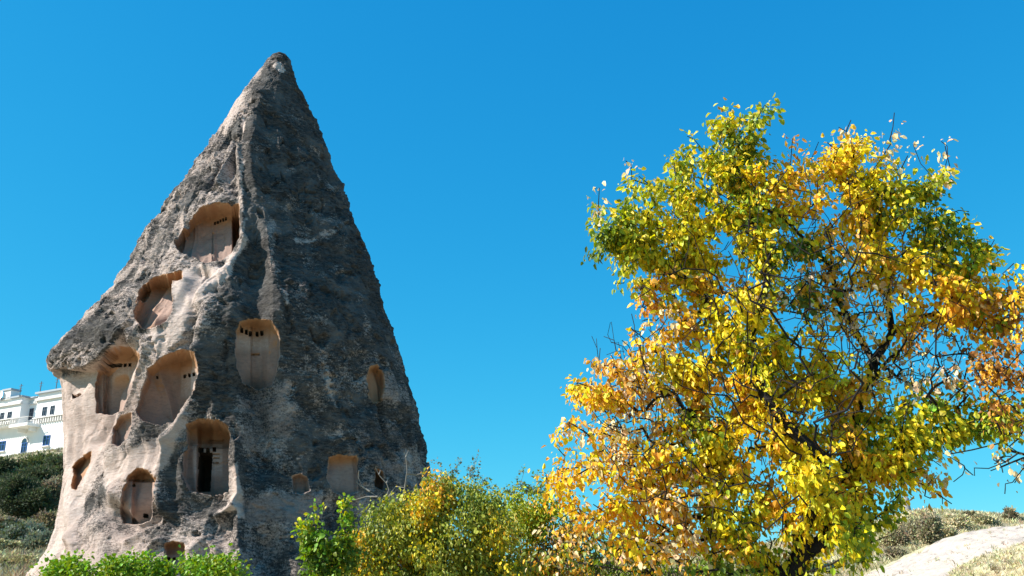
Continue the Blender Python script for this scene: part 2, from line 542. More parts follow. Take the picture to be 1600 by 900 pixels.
    pxw = px + 11 * fbm(P * 1.3, 4, 61, .6); pyw = py + 11 * fbm(P * 1.3, 4, 62, .6)
    brk = smooth(fbm(P * 1.1, 3, 171), -.25, .25)
    for amt, wd, ln in ((.42, 3.5, [(452, 374), (476, 381), (502, 372), (532, 354)]), (.34, 4, [(405, 160), (440, 186), (488, 238), (512, 275), (524, 300)]), (.40, 4, [(412, 322), (424, 345), (431, 395), (436, 440), (446, 470)]),
                        (.30, 3, [(400, 250), (418, 244), (440, 250)]), (.30, 3, [(385, 292), (404, 284), (414, 300)]), (.28, 4, [(440, 270), (470, 262), (500, 280)]), (.28, 3, [(470, 200), (484, 226), (500, 244)]),
                        (.26, 5, [(500, 560), (520, 610), (530, 680), (560, 740)]), (.26, 6, [(560, 450), (575, 520), (590, 560)]), (.24, 5, [(462, 500), (478, 560), (500, 640)])):
        q_, _s = line_d(pxw, pyw, ln)
        pale = pale + amt * np.exp(-(q_ / wd) ** 2) * (.35 + .65 * brk) * front
    worn = np.zeros(len(P))
    for val, soft, poly in pale_polys:
        sd = poly_sd(pxw, pyw, poly)
        w = smooth(sd, -soft, soft)
        pale = pale * (1 - w) + val * w
        worn = np.maximum(worn, w * min(1, val))
    rough *= (1 - 0.5 * worn)
    pink = np.zeros(len(P)); ochre = np.zeros(len(P)); calm = 0.45 * worn + 0.25 * (1 - left) * smooth(py, 450, 620)
    calm = np.maximum(calm, .8 * np.exp(-(((px - 408) / 34) ** 2 + ((py - 660) / 60) ** 2)))
    calm = np.maximum(calm, .8 * smooth(poly_sd(pxw, pyw, [(372, 778), (495, 768), (495, 800), (470, 815), (378, 815)]), -4, 6))
    rough *= 1 - .6 * calm
    pink = .9 * (1 - left) * smooth(fbm(P * .6 + warp, 3, 161), .05, .4) * smooth(py, 500, 700)
    pink = np.maximum(pink, .30 * left * smooth(py, 530, 620) * smooth(fbm(P * .7, 3, 181), -.2, .3))
    for val, poly in ((.45, [(150, 560), (215, 560), (225, 660), (170, 710), (140, 660)]), (.7, [(372, 778), (495, 768), (495, 800), (470, 815), (378, 815)]), (.6, [(590, 560), (625, 590), (618, 630), (595, 630)]),
                      (.6, [(452, 735), (485, 735), (490, 765), (460, 770)]), (.7, [(585, 705), (630, 725), (625, 750), (585, 745)]), (.5, [(450, 430), (480, 425), (480, 466), (450, 466)]),
                      (.8, [(70, 566), (95, 572), (98, 592), (84, 585)])):
        pink = np.maximum(pink, val * smooth(poly_sd(pxw, pyw, poly), -4, 6))
    # ---- carved rooms: (key, label, outline, depth, plane function)
    ROOMS = [
        ('a', 'large carved room high on the cone with an ochre ceiling',
         [(374, 321), (345, 318), (320, 324), (302, 336), (288, 356), (273, 378), (277, 390), (296, 400), (322, 412), (345, 408), (362, 393), (374, 372)], .95,
         lambda x, y: 1.0 + 0.010 * np.clip(x - 275, 0, 60) - 0.008 * np.clip(x - 335, 0, 30) + 2.2 * smooth(x, 360, 362), 3),
        ('b', 'weathered half open room below and left of the top one',
         [(285, 424), (262, 428), (240, 435), (224, 446), (214, 468), (208, 495), (222, 512), (240, 512), (258, 504), (268, 488), (270, 440), (284, 436)], 1.1,
         lambda x, y: 1.0 + 0.012 * np.clip(x - 215, 0, 40), 4),
        ('c', 'square room on the left flank with a row of five pigeon holes',
         [(186, 540), (212, 546), (218, 556), (212, 580), (202, 612), (192, 640), (176, 648), (150, 646), (148, 600), (160, 562), (172, 546)], .9,
         lambda x, y: 0.55 + 0.65 * smooth(x + (y - 600) * .05, 160, 163), 3),
        ('d', 'wide room with two wall faces beside the leaning rib',
         [(285, 546), (302, 550), (308, 566), (307, 592), (300, 612), (284, 636), (272, 660), (250, 664), (222, 656), (212, 640), (222, 610), (234, 576), (256, 556)], 1.25,
         lambda x, y: (0.55 + 0.016 * np.clip(x - 215, 0, 60) - 0.022 * np.clip(x - 275, 0, 32)) * (1 - .35 * smooth(y, 650, 690)), 3),
        ('o', 'shallow rounded cavity at the foot of the leaning rib',
         [(174, 694), (176, 668), (190, 648), (206, 644), (208, 662), (200, 684), (186, 698)], .55,
         lambda x, y: 1.0 + 0 * x, 7),
        ('e', 'room with a dark doorway and three round holes above it',
         [(292, 664), (308, 655), (340, 654), (357, 666), (359, 700), (357, 768), (330, 774), (296, 768), (285, 748), (288, 700)], 1.6,
         lambda x, y: (0.60 + 0.5 * smooth(x, 303, 308)) * (1.0 + .35 * (1 - smooth(y, 688, 690)) ), 3),
        ('f', 'round headed niche with a carved panel low on the left',
         [(214, 732), (232, 734), (240, 746), (240, 780), (236, 814), (215, 820), (192, 818), (188, 795), (192, 765), (200, 742)], .75,
         lambda x, y: 0.55 + 0.5 * smooth(x, 204, 207) + .45 * (1 - smooth(y, 748, 750)), 3),
        ('g', 'tall pigeon house room in the middle of the shaded face',
         [(376, 502), (400, 498), (424, 501), (434, 516), (438, 545), (432, 585), (424, 604), (400, 608), (380, 598), (370, 575), (367, 540), (369, 515)], .85,
         lambda x, y: 0.95 + 0.35 * smooth(x, 391, 397) - 0.028 * np.clip(x - 410, 0, 30), 4),
        ('h', 'narrow orange niche near the right edge of the cone',
         [(578, 572), (588, 570), (596, 580), (600, 600), (596, 626), (584, 630), (576, 622), (574, 590)], .7,
         lambda x, y: 1.0 + 0 * x, 3),
        ('i', 'shallow pink alcove low on the shaded face',
         [(514, 716), (530, 711), (556, 713), (562, 730), (560, 768), (540, 774), (520, 768), (510, 745)], .6,
         lambda x, y: 1.0 - 0.01 * np.clip(x - 530, 0, 40), 3),
        ('j', 'small dark hole beside the pink alcove',
         [(588, 732), (598, 736), (602, 752), (598, 768), (586, 760)], 1.4, lambda x, y: 1.0 + 0 * x, 2),
        ('k', 'small slanting cavity near the left edge of the cone',
         [(142, 706), (142, 720), (132, 742), (118, 766), (112, 762), (114, 742), (112, 728), (124, 716)], .8,
         lambda x, y: 1.0 + 0 * x, 3),
        ('l', 'small low room at the foot of the cone above the green leaves',
         [(257, 850), (270, 846), (286, 848), (290, 862), (290, 900), (256, 900), (254, 868)], .9,
         lambda x, y: 1.0 + 0 * x, 2),
        ('m', 'small worn hollow left of the pink alcove',
         [(456, 744), (470, 738), (482, 748), (484, 766), (470, 774), (456, 770)], .6, lambda x, y: 1.0 + 0 * x, 5),
        ('n', 'narrow slot under the overhanging brim',
         [(112, 617), (122, 614), (128, 616), (120, 621), (112, 622)], .5, lambda x, y: 1.0 + 0 * x, 1.5),
    ]
    axisx = np.repeat(cx, NT)
    inward = np.zeros((len(P), 3)); room = np.full(len(P), -1)
    depth = np.zeros(len(P))
    for ri, (k, lab, poly, dm, fn, ew) in enumerate(ROOMS):
        jx = px + 2.4 * fbm(P * 2.6, 3, 80 + ri); jy = py + 2.4 * fbm(P * 2.6, 3, 110 + ri)
        sd = poly_sd(jx, jy, poly)
        ctr = np.mean(poly, axis=0)
        iN = np.argmin((px - ctr[0]) ** 2 + (py - ctr[1]) ** 2)
        nh = -nrm[iN].copy(); nh[2] = 0; nh /= np.linalg.norm(nh)
        vh = P[iN].copy(); vh[2] = 0; vh /= np.linalg.norm(vh)
        dr = 0.15 * nh + 0.85 * vh; dr /= np.linalg.norm(dr)
        w = smooth(sd, 0, ew * .6)
        # vaulted top: depth grows a little more slowly under the ceiling
        ins = sd > 0
        dd = dm * fn(px, py) * w
        depth = np.where(ins, dd, depth)
        inward[ins] = dr
        room[sd > -0.8] = ri
        # rounded lip around the opening
        lip = np.exp(-((sd + 4) / 4.0) ** 2) * (sd < 2)
        rough *= 1 - 0.80 * smooth(sd, -1, 2)
        pale = np.where(ins, 1.15, pale)
        pink = np.where(ins, 0.95, pink)
        calm = np.maximum(calm, smooth(sd, -1, 1))
    P = P + nrm * (d + rough)[:, None] + inward * depth[:, None]
    # stone marks: second pass on the carved walls, by where the walls now are
    qx, qy = proj(P)
    holes = []
    def row_holes(k, x0, y0, x1, y1, n, w, h):
        for t in np.linspace(0, 1, n):
            holes.append((k, x0 + (x1 - x0) * t, y0 + (y1 - y0) * t, w, h, 'pigeon_hole'))
    row_holes('a', 336, 349, 353, 342, 5, 2.6, 4)
    row_holes('c', 174, 572, 203, 570, 5, 3.6, 4.6)
    row_holes('d', 289, 588, 303, 585, 3, 3.4, 4.6)
    row_holes('g', 378, 516.5, 391, 521.5, 3, 3.6, 7)
    row_holes('g', 402, 522, 409, 521, 2, 3.6, 7)
    holes.append(('e', 314, 704, 8, 6, 'pigeon_hole')); holes.append(('e', 325, 704, 4.6, 6, 'pigeon_hole')); holes.append(('e', 335, 703, 5, 6, 'pigeon_hole'))
    holes.append(('e', 320.5, 738, 19, 60, 'doorway'))
    holes.append(('e', 338, 710, 9, 1.8, 'slot')); holes.append(('e', 338, 716, 9, 1.8, 'slot')); holes.append(('e', 337, 724, 8, 1.8, 'slot'))
    holes.append(('e', 337, 690, 24, 4.5, 'slot'))
    row_holes('l', 264, 873, 281, 873, 3, 3.6, 4)
    holes.append(('f', 214, 750.5, 8, 4, 'slot')); holes.append(('f', 229, 751, 12, 3, 'slot'))
    holes.append(('f', 228, 806, 6, 5, 'pigeon_hole')); holes.append(('f', 209, 758, 3.5, 3.5, 'pigeon_hole'))
    holes.append(('g', 399, 554, 13, 2, 'slot')); holes.append(('d', 246, 590, 2.6, 3, 'pigeon_hole'))
    keys = [r[0] for r in ROOMS]
    hid = np.full(len(P), -1)
    for hi, (k, hx, hy, w, h, nm) in enumerate(holes):
        ri = keys.index(k)
        hh = h / 2; ww = w / 2
        lean = (qy - hy) * (-0.06 if nm == 'doorway' else 0)
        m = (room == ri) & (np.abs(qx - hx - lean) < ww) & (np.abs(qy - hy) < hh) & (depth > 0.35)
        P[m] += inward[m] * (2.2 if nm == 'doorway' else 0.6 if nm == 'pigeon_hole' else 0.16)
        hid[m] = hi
    for k, bx0, by0, bx1, by1 in (('c', 164, 566, 214, 592), ('g', 370, 512, 418, 540), ('e', 303, 695, 346, 735), ('d', 284, 574, 309, 614), ('l', 258, 868, 290, 900)):
        m = (room == keys.index(k)) & (depth > .3)
        w = smooth(qx, bx0 - 3, bx0) * (1 - smooth(qx, bx1, bx1 + 3)) * smooth(qy, by0 - 2, by0) * (1 - smooth(qy, by1, by1 + 14))
        pink = np.where(m, pink * (1 - .75 * w), pink)
    # crack line between the two wall planes etc.
    for k, ln, amp in (('c', [(163, 575), (162, 646)], .25), ('g', [(394, 540), (393, 590)], .05), ('a', [(333, 365), (332, 405)], .08)):
        q, _ = line_d(qx, qy, ln)
        m = (room == keys.index(k)) & (q < 1.3) & (depth > .3)
        P[m] += inward[m] * amp
    # ochre: fresh undersides of the carved rooms, warm bounce light painted in too
    G = P.reshape(NZ, NT, 3)
    dt = np.roll(G, -1, 1) - np.roll(G, 1, 1); dz = np.gradient(G, axis=0)
    n2 = np.cross(dt, dz); n2 /= (np.linalg.norm(n2, axis=-1, keepdims=True) + 1e-9); n2 = n2.reshape(-1, 3)
    for ri, (k, lab, poly, dm, fn, ew) in enumerate(ROOMS):
        m = (room == ri)
        ty = min(q[1] for q in poly); H = max(q[1] for q in poly) - ty
        ceil = (1 - smooth(py, ty + .10 * H, ty + .26 * H))
        amt = np.maximum(smooth(-n2[:, 2], .15, .5) * (1 - smooth(py, ty + .4 * H, ty + .6 * H)), ceil)
        if k == 'o': amt = amt * .5
        if k in 'hk': amt = np.maximum(amt, .8)
        if k == 'm' or k == 'n': amt = amt * .3
        if k == 'b': amt = np.maximum(amt, .6 * (1 - smooth(px, 225, 250)))
        ochre = np.where(m, amt, ochre)
    ochre = np.maximum(ochre, 0.6 * smooth(poly_sd(pxw, pyw, [(160, 548), (186, 540), (215, 546), (212, 566), (165, 566)]), 0, 4))
    ochre *= 0.75
    mask = np.stack([np.clip(pale, 0, 1.2), np.clip(ochre, 0, 1), np.clip(pink, 0, 1), np.clip(calm, 0, 1)], -1)
    # faces
    ii = np.arange(NZ * NT).reshape(NZ, NT)
    a_ = ii[:-1, :]; b_ = np.roll(ii, -1, 1)[:-1, :]; c_ = np.roll(ii, -1, 1)[1:, :]; d_ = ii[1:, :]
    F = np.stack([a_, b_, c_, d_], -1).reshape(-1, 4)
    base = np.array([cx[0], YA, 0.6])
    root = empty('rock_cone', base)
    tag(root, 'tall pointed tuff rock cone with carved rooms, dark crust and pale worn foot', 'rock formation')
    froom = np.max(room[F], axis=1)
    fh = np.max(hid[F], axis=1)
    STRAY = []
    def sub(name, sel, parent, off, void=False):
        Fs = np.concatenate([F[sel]] + STRAY) if name == 'rock_body' else F[sel]
        if len(Fs) == 0: return None
        if len(Fs) < 6000 and name != 'rock_body':
            lab = np.arange(len(P))
            vv = np.unique(Fs)
            for _ in range(400):
                mn = lab[Fs].min(1)
                old = lab[vv].copy()
                np.minimum.at(lab, Fs.ravel(), np.repeat(mn, 4))
                if (lab[vv] == old).all(): break
            ls = lab[Fs[:, 0]]
            ids, cnt = np.unique(ls, return_counts=True)
            stray = ls != ids[cnt.argmax()]
            if stray.any(): STRAY.append(Fs[stray]); Fs = Fs[~stray]
        u, inv = np.unique(Fs, return_inverse=True)
        me = mesh_np(name, P[u] - base, inv.reshape(-1, 4), [M_HOLE_SHADE if name in ('pigeon_hole', 'doorway') else M_ROCK], True, {'mask': mask[u]})
        o = link(name, me, parent)
        return o
    for ri, (k, lab, *_r) in enumerate(ROOMS):
        nm = {'n': 'rock_slot', 'j': 'rock_hole', 'm': 'rock_hollow', 'h': 'carved_niche', 'f': 'carved_niche', 'i': 'carved_niche', 'k': 'rock_cavity', 'o': 'rock_cavity'}.get(k, 'carved_room')
        o = sub(nm, (froom == ri) & (fh < 0), root, base)
        if o is None: continue
        o['label'] = lab
        for hi, hd in enumerate(holes):
            if hd[0] == k: sub(hd[5], (fh == hi), o, base)
    sub('rock_body', froom < 0, root, base)
    return root


ROCK = build_rock()

# ---------------------------------------------------------------- ground and hills
SKYLINE = [(-3000, 780), (-900, 720), (-300, 700), (0, 717), (100, 702), (200, 700), (330, 740), (480, 850), (680, 900), (900, 892), (1100, 862), (1250, 838), (1330, 822), (1380, 808), (1420, 801), (1450, 799), (1500, 803), (1560, 808), (1600, 807), (1700, 800), (2100, 790), (3500, 840)]


def elev_of_row(px, py):
    p = at(px, py, 10.0)
    return (p[2] - CAMZ) / math.hypot(p[0], p[1])


_az = []; _el = []; _rd = []
for x_, y_ in SKYLINE:
    p_ = at(x_, 700, 10.0)
    _az.append(math.atan2(p_[0], p_[1])); _el.append(elev_of_row(x_, y_) if abs(x_) < 2500 else 0.06)
    _rd.append(np.interp(x_, [-3000, 0, 300, 700, 1000, 3500], [150, 158, 150, 110, 88, 88]))


def ground_h(x, y, noise=True):
    x = np.asarray(x, float); y = np.asarray(y, float)
    az = np.arctan2(x, y); d = np.hypot(x, y)
    E = np.interp(az, _az, _el); R = np.interp(az, _az, _rd)
    E = np.where(np.abs(az) > 1.1, 0.03, E)
    t = d / R
    g = np.minimum(1, 1.06 * t) ** 1.0
    h = (CAMZ + np.minimum(d, R) * E) * g
    fall = np.clip((d - R) / 60, 0, None)
    h = h - np.where(x > -20, 1, 0) * np.minimum(6, fall ** 2 * 2)
    near = smooth(d, 2, 30)
    h = h * near
    if noise:
        P = np.stack([x, y, 0 * x], -1).reshape(-1, 3)
        n = 0.5 * fbm(P * .05, 3, 201) * near.ravel() + 0.10 * fbm(P * .35, 3, 205)
        h = h + (n * smooth(d.ravel(), 5, 60)).reshape(h.shape)
    return h



# ---------------------------------------------------------------- plants
def leaf_material(name, trans=0.33, rough=0.5):
    m, nt, b = new_mat(name)
    a = N(nt, 'ShaderNodeAttribute', attribute_name='tint')
    nt.links.new(a.outputs['Color'], b.inputs['Base Color'])
    b.inputs['Roughness'].default_value = rough
    b.inputs['Specular IOR Level'].default_value = 0.35
    tr = N(nt, 'ShaderNodeBsdfTranslucent')
    sat = N(nt, 'ShaderNodeHueSaturation')
    sat.inputs['Saturation'].default_value = 1.1
    nt.links.new(a.outputs['Color'], sat.inputs['Color'])
    nt.links.new(sat.outputs[0], tr.inputs['Color'])
    ms = N(nt, 'ShaderNodeMixShader')
    ms.inputs[0].default_value = trans
    out = [n for n in nt.nodes if n.type == 'OUTPUT_MATERIAL'][0]
    nt.links.new(b.outputs[0], ms.inputs[1]); nt.links.new(tr.outputs[0], ms.inputs[2])
    nt.links.new(ms.outputs[0], out.inputs['Surface'])
    return m


M_LEAF = leaf_material("leaf")
M_BARK = mat_plain("bark", (0.022, 0.018, 0.016), 0.9, 0.3, 9.0, 0.6)
M_GREYTWIG = mat_plain("grey_twig", (0.26, 0.24, 0.21), 0.9, 0.3, 6.0)
M_BLUETWIG = mat_plain("pale_twig", (0.14, 0.13, 0.12), 0.9, 0.3, 6.0)

TINTS = {
    'G': (0.24, 0.31, 0.018), 'D': (0.11, 0.17, 0.018), 'L': (0.58, 0.53, 0.022), 'Y': (0.86, 0.62, 0.018),
    'O': (0.80, 0.40, 0.035), 'P': (0.80, 0.60, 0.32), 'B': (0.34, 0.155, 0.035), 'g': (0.20, 0.36, 0.03),
    'm': (0.36, 0.37, 0.045), 'n': (0.20, 0.25, 0.035), 'S': (0.16, 0.19, 0.12), 'K': (0.045, 0.065, 0.030), 'T': (0.36, 0.30, 0.17), 'b': (0.20, 0.15, 0.09),
}


def leaf_geo(n, P, tip, size, width, fold, r):
    """n folded leaves: base points P, tip directions, lengths -> V, F (6 vertices and 4 triangles each)."""
    tip = tip / (np.linalg.norm(tip, axis=1, keepdims=True) + 1e-9)
    rnd = r.normal(0, .85, (n, 3)) + np.array(to_sun) * .9
    sd = np.cross(tip, rnd); sd /= (np.linalg.norm(sd, axis=1, keepdims=True) + 1e-9)
    up = np.cross(sd, tip)
    L = size[:, None]; W = (size * width * r.uniform(.62, 1.12, n))[:, None]; Fd = (size * fold)[:, None] * r.uniform(0.1, 1.0, (n, 1))
    curl = np.abs(r.normal(0, .22, (n, 1))) * L
    v0 = P
    v1 = P + tip * L * .34 + sd * W * .5 + up * Fd
    v2 = P + tip * L * .34 - sd * W * .5 + up * Fd
    v3 = P + tip * L * .40 - up * 0.0
    v4 = P + tip * L * .78 + sd * W * .34 + up * (Fd * .7 - curl * .6)
    v5 = P + tip * L * .78 - sd * W * .34 + up * (Fd * .7 - curl * .6)
    v6 = P + tip * L * 1.0 - up * curl
    V = np.stack([v0, v1, v2, v3, v4, v5, v6], 1).reshape(-1, 3)
    f = np.array([[0, 3, 1], [0, 2, 3], [1, 3, 4], [2, 5, 3], [3, 6, 4], [3, 5, 6]])
    F = (np.arange(n)[:, None, None] * 7 + f[None]).reshape(-1, 3)
    return V, F


def tint_cols(codes, r, var=0.16):
    c = np.array([TINTS[k] for k in codes])
    k = np.exp(r.normal(0, var, (len(c), 1)))
    h = 1 + r.normal(0, var * .45, (len(c), 3))
    return np.clip(c * k * h, 0.005, 0.92)


class Skeleton:
    """A branching skeleton grown towards attractor points; rings skinned into tapered limbs."""
    def __init__(self, r):
        self.p = []; self.par = []; self.r = r; self.lim = []; self.leaf = []

    def add(self, p, par, limb=-1):
        self.p.append(np.asarray(p, float)); self.par.append(par); self.lim.append(limb)
        return len(self.p) - 1

    def limb(self, pts, start=None, limb=0, wob=0.05, seg=0.28):
        pts = [np.asarray(q, float) for q in pts]
        if start is None:
            cur = self.add(pts[0], -1, limb)
        else:
            A = np.array(self.p)
            cur = int(np.argmin(((A - pts[0]) ** 2).sum(1)))
        last = self.p[cur]
        for q in pts[1:]:
            a = self.p[cur]; L = np.linalg.norm(q - a); k = max(1, int(L / seg))
            for j in range(1, k + 1):
                w = self.r.normal(0, wob * (1 if j < k else .3), 3)
                cur = self.add(a + (q - a) * j / k + w, cur, limb)
        return cur

    def reach(self, targets, seg=0.16, wob=0.022, droop=0.0, limb=-1, maxuse=None):
        """Join each target to the nearest part of the skeleton."""
        ends = []
        A = np.zeros((len(self.p) + 40000, 3)); n = len(self.p); A[:n] = np.array(self.p)
        root = A[0]
        order = np.argsort([min(np.linalg.norm(t - A[:n], axis=1)) for t in targets])
        for oi in order:
            t = targets[oi]
            d = np.linalg.norm(A[:n] - t, axis=1)
            dn = np.linalg.norm(A[:n] - root, axis=1)
            cur = int(np.argmin(d + 0.25 * dn))
            a = A[cur].copy(); L = np.linalg.norm(t - a)
            k = max(1, int(L / seg))
            bow = self.r.normal(0, 0.10 * L, 3) + np.array([0, 0, 0.08 * L])
            for j in range(1, k + 1):
                s = j / k
                q = a + (t - a) * s + bow * math.sin(s * math.pi) + self.r.normal(0, wob, 3) * (0 if j == k else 1)
                cur = self.add(q, cur, limb)
                if n < len(A): A[n] = q; n += 1
            ends.append(cur)
        return ends

    def radii(self, tip=0.0035, e=2.35, rmax=None, scale=1.0):
        n = len(self.p); w = np.zeros(n); kids = [[] for _ in range(n)]
        for i in range(n - 1, -1, -1):
            if w[i] == 0: w[i] = tip ** e
            p = self.par[i]
            if p >= 0:
                w[p] += w[i]; kids[p].append(i)
        r = w ** (1 / e) * scale
        if rmax: r = np.minimum(r, rmax * (0.35 + 0.65 * np.minimum(1, r / r.max())) / 1.0)
        self.rad = r; self.kids = kids
        return r

    def chains(self):
        out = []
        for i in range(len(self.p)):
            starts = [i] if self.par[i] < 0 else []
            if starts:
                out.append(self._chain(i, None))
            k = sorted(self.kids[i], key=lambda j: -self.rad[j])
            for j in k[1:]:
                out.append(self._chain(j, i))
        return out

    def _chain(self, i, frm):
        c = [frm] if frm is not None else []
        c.append(i)
        while self.kids[i]:
            i = max(self.kids[i], key=lambda j: self.rad[j]); c.append(i)
        return c


def skin_chain(sk, ch, sides, kink=0.0):
    P = np.array([sk.p[i] for i in ch]); R = np.array([sk.rad[i] for i in ch])
    if len(ch) > 1 and sk.par[ch[1]] == ch[0] and ch[0] is not None and len(sk.kids[ch[0]]) > 1 and sk.kids[ch[0]] and R[0] > R[1]:
        R = R.copy(); R[0] = R[1]
    T = np.gradient(P, axis=0); T /= (np.linalg.norm(T, axis=1, keepdims=True) + 1e-9)
    u = np.cross(T[0], [0.31, 0.77, 0.55]); u /= np.linalg.norm(u)
    V = []; ang = np.arange(sides) * 2 * math.pi / sides
    for k in range(len(P)):
        u = u - T[k] * np.dot(u, T[k]); u /= (np.linalg.norm(u) + 1e-9)
        w = np.cross(T[k], u)
        rr = R[k] * (1 + kink * np.sin(ang * 2 + k * 1.3))
        V.append(P[k] + np.outer(np.cos(ang) * rr, u) + np.outer(np.sin(ang) * rr, w))
    V = np.concatenate(V); F = []
    for k in range(len(P) - 1):
        for j in range(sides):
            a = k * sides + j; b = k * sides + (j + 1) % sides
            F.append((a, b, b + sides, a + sides))
    return V, np.array(F)


def join(parts):
    V = []; F = []; o = 0
    for v, f in parts:
        V.append(v); F.append(f + o); o += len(v)
    return np.concatenate(V), np.concatenate(F)


def grow_plant(name, label, cat, base, limbs, blobs, Y, leaf_len, r, per=26, sig=0.17, tip=0.0035, droop=0.9,
               bark=None, bare=(), trans=None, rmax=None, group=None, single_leaves=0, width=0.72, trunk_names=True,
               spread_y=1.0, ntgt=1.0, mat=None, rscale=1.0, tall=1.0, sprays=True, seg=0.16, wob=.022, branch_r=0.018):
    """blobs: (px, py, rx, ry, tint string, density[, depth offset]) in photo pixels at depth Y, turned into points of the place."""
    sk = Skeleton(r)
    first = True; li = 0
    for pts in limbs:
        q = [at(x, y, Y + dy) for (x, y, dy) in pts]
        if first:            # the foot stands in the ground
            q[0][2] = float(ground_h(q[0][:1], q[0][1:2])[0]) - .08
            base = q[0].copy()
        sk.limb(q, None if first else 1, li, wob=0.035 if leaf_len > .05 else 0.02, seg=seg * 1.7); first = False; li += 1
    tgt = []; info = []
    mpp = Y / FPX
    for b in list(blobs) + [(*q, ) for q in bare]:
        bx, by, rx, ry, code, dens = b[:6]
        dy = b[6] if len(b) > 6 else 0.0
        area = rx * ry * math.pi * mpp * mpp
        n = max(2, int(round(area / (sig * sig * 2.1) * 1.0 * ntgt)))
        for _ in range(n):
            a = r.uniform(0, 2 * math.pi); q = math.sqrt(r.uniform(0, 1))
            thick = math.sqrt(max(0.05, 1 - q * q)) * min(rx, ry) * mpp * 1.5 + 0.15
            yy = Y + dy + r.uniform(-1, 1) * thick * spread_y
            tgt.append(at(bx + rx * q * math.cos(a), by + ry * q * math.sin(a), yy)); info.append((code, dens))
    ends = sk.reach(tgt, seg=seg, wob=wob)
    # reach() sorts its targets: find each end's info again
    E = np.array([sk.p[e] for e in ends]); Tg = np.array(tgt)
    idx = [int(np.argmin(((Tg - e) ** 2).sum(1))) for e in E]
    sk.radii(tip=tip, rmax=rmax, scale=rscale)
    # leaves strung along the last stretch of every twig
    LP = []; LT = []; LC = []; LS = []
    for e, ix in zip(ends, idx):
        code, dens = info[ix]
        if dens <= 0: continue
        n = int(r.poisson(per * dens))
        if n == 0: continue
        path = [e]; c = e
        for _ in range(4):
            if sk.par[c] >= 0: c = sk.par[c]; path.append(c)
        pp = np.array([sk.p[k] for k in path])
        main = code[int(r.integers(len(code)))]
        t = r.uniform(0, len(pp) - 1.001, n); k = t.astype(int); f = (t - k)[:, None]
        pos = pp[k] * (1 - f) + pp[k + 1] * f + np.clip(r.normal(0, sig, (n, 3)), -1.7 * sig, 1.7 * sig) * np.array([1, 1, .85 * tall])
        out = pos - pp.mean(0)
        tp = np.array([0, 0, -droop]) + out / (sig * 2.5) * .5 + r.normal(0, .42, (n, 3))
        LP.append(pos); LT.append(tp); LS.append(leaf_len * r.uniform(.42, 1.25, n))
        other = r.uniform(size=n) < 0.22
        LC += [code[int(r.integers(len(code)))] if o_ else main for o_ in other]
    root_p = np.asarray(base, float)
    root = empty(name, root_p)
    tag(root, label, cat, group)
    bark = bark or M_BARK
    chains = sk.chains()
    twigs = []
    made = 0
    for ch in chains:
        rr = sk.rad[ch[1]] if len(ch) > 1 else 0
        if len(ch) < 2: continue
        if sk.par[ch[0]] < 0:
            v, f = skin_chain(sk, ch, 10, .06)
            link('trunk' if trunk_names else 'stem', mesh_np('trunk', v - root_p, f, [bark], True), root)
        elif rr > branch_r and made < 60:
            v, f = skin_chain(sk, ch, 7, .05); made += 1
            link('branch', mesh_np('branch', v - root_p, f, [bark], True), root)
        else:
            twigs.append(skin_chain(sk, ch, 4 if rr > .008 else 3))
    if twigs:
        v, f = join(twigs)
        tag(link('twigs', mesh_np('twigs', v - root_p, f, [bark]), root), kind='stuff')
    if LP:
        LP = np.concatenate(LP); LT = np.concatenate(LT); LS = np.concatenate(LS)
        cols = tint_cols(LC, r)
        n = len(LP)
        V, F = leaf_geo(n, LP, LT, LS, width, .22, r)
        keep = np.ones(n, bool)
        if single_leaves:
            # the leaves nearest to the viewer become parts of their own
            near = np.argsort(np.linalg.norm(LP - np.array([0, 0, CAMZ]), axis=1) / LS)[:single_leaves]
            keep[near] = False
            Vr = V.reshape(n, 7, 3)
            f1 = np.array([[0, 3, 1], [0, 2, 3], [1, 3, 4], [2, 5, 3], [3, 6, 4], [3, 5, 6]])
            for k in near:
                me = mesh_np('leaf', Vr[k] - LP[k], f1, [mat or M_LEAF], False, {'tint': np.repeat(cols[k][None], 7, 0)})
                link('leaf', me, root, LP[k] - root_p)
        fk = np.repeat(keep, 6)
        vk = np.repeat(keep, 7)
        remap = np.cumsum(vk) - 1
        me = mesh_np('foliage', V[vk] - root_p, remap[F[fk]], [mat or M_LEAF], False, {'tint': np.repeat(cols, 7, 0)[vk]})
        tag(link('foliage', me, root), kind='stuff')
        print(name, 'leaves', n, 'nodes', len(sk.p))
    return root


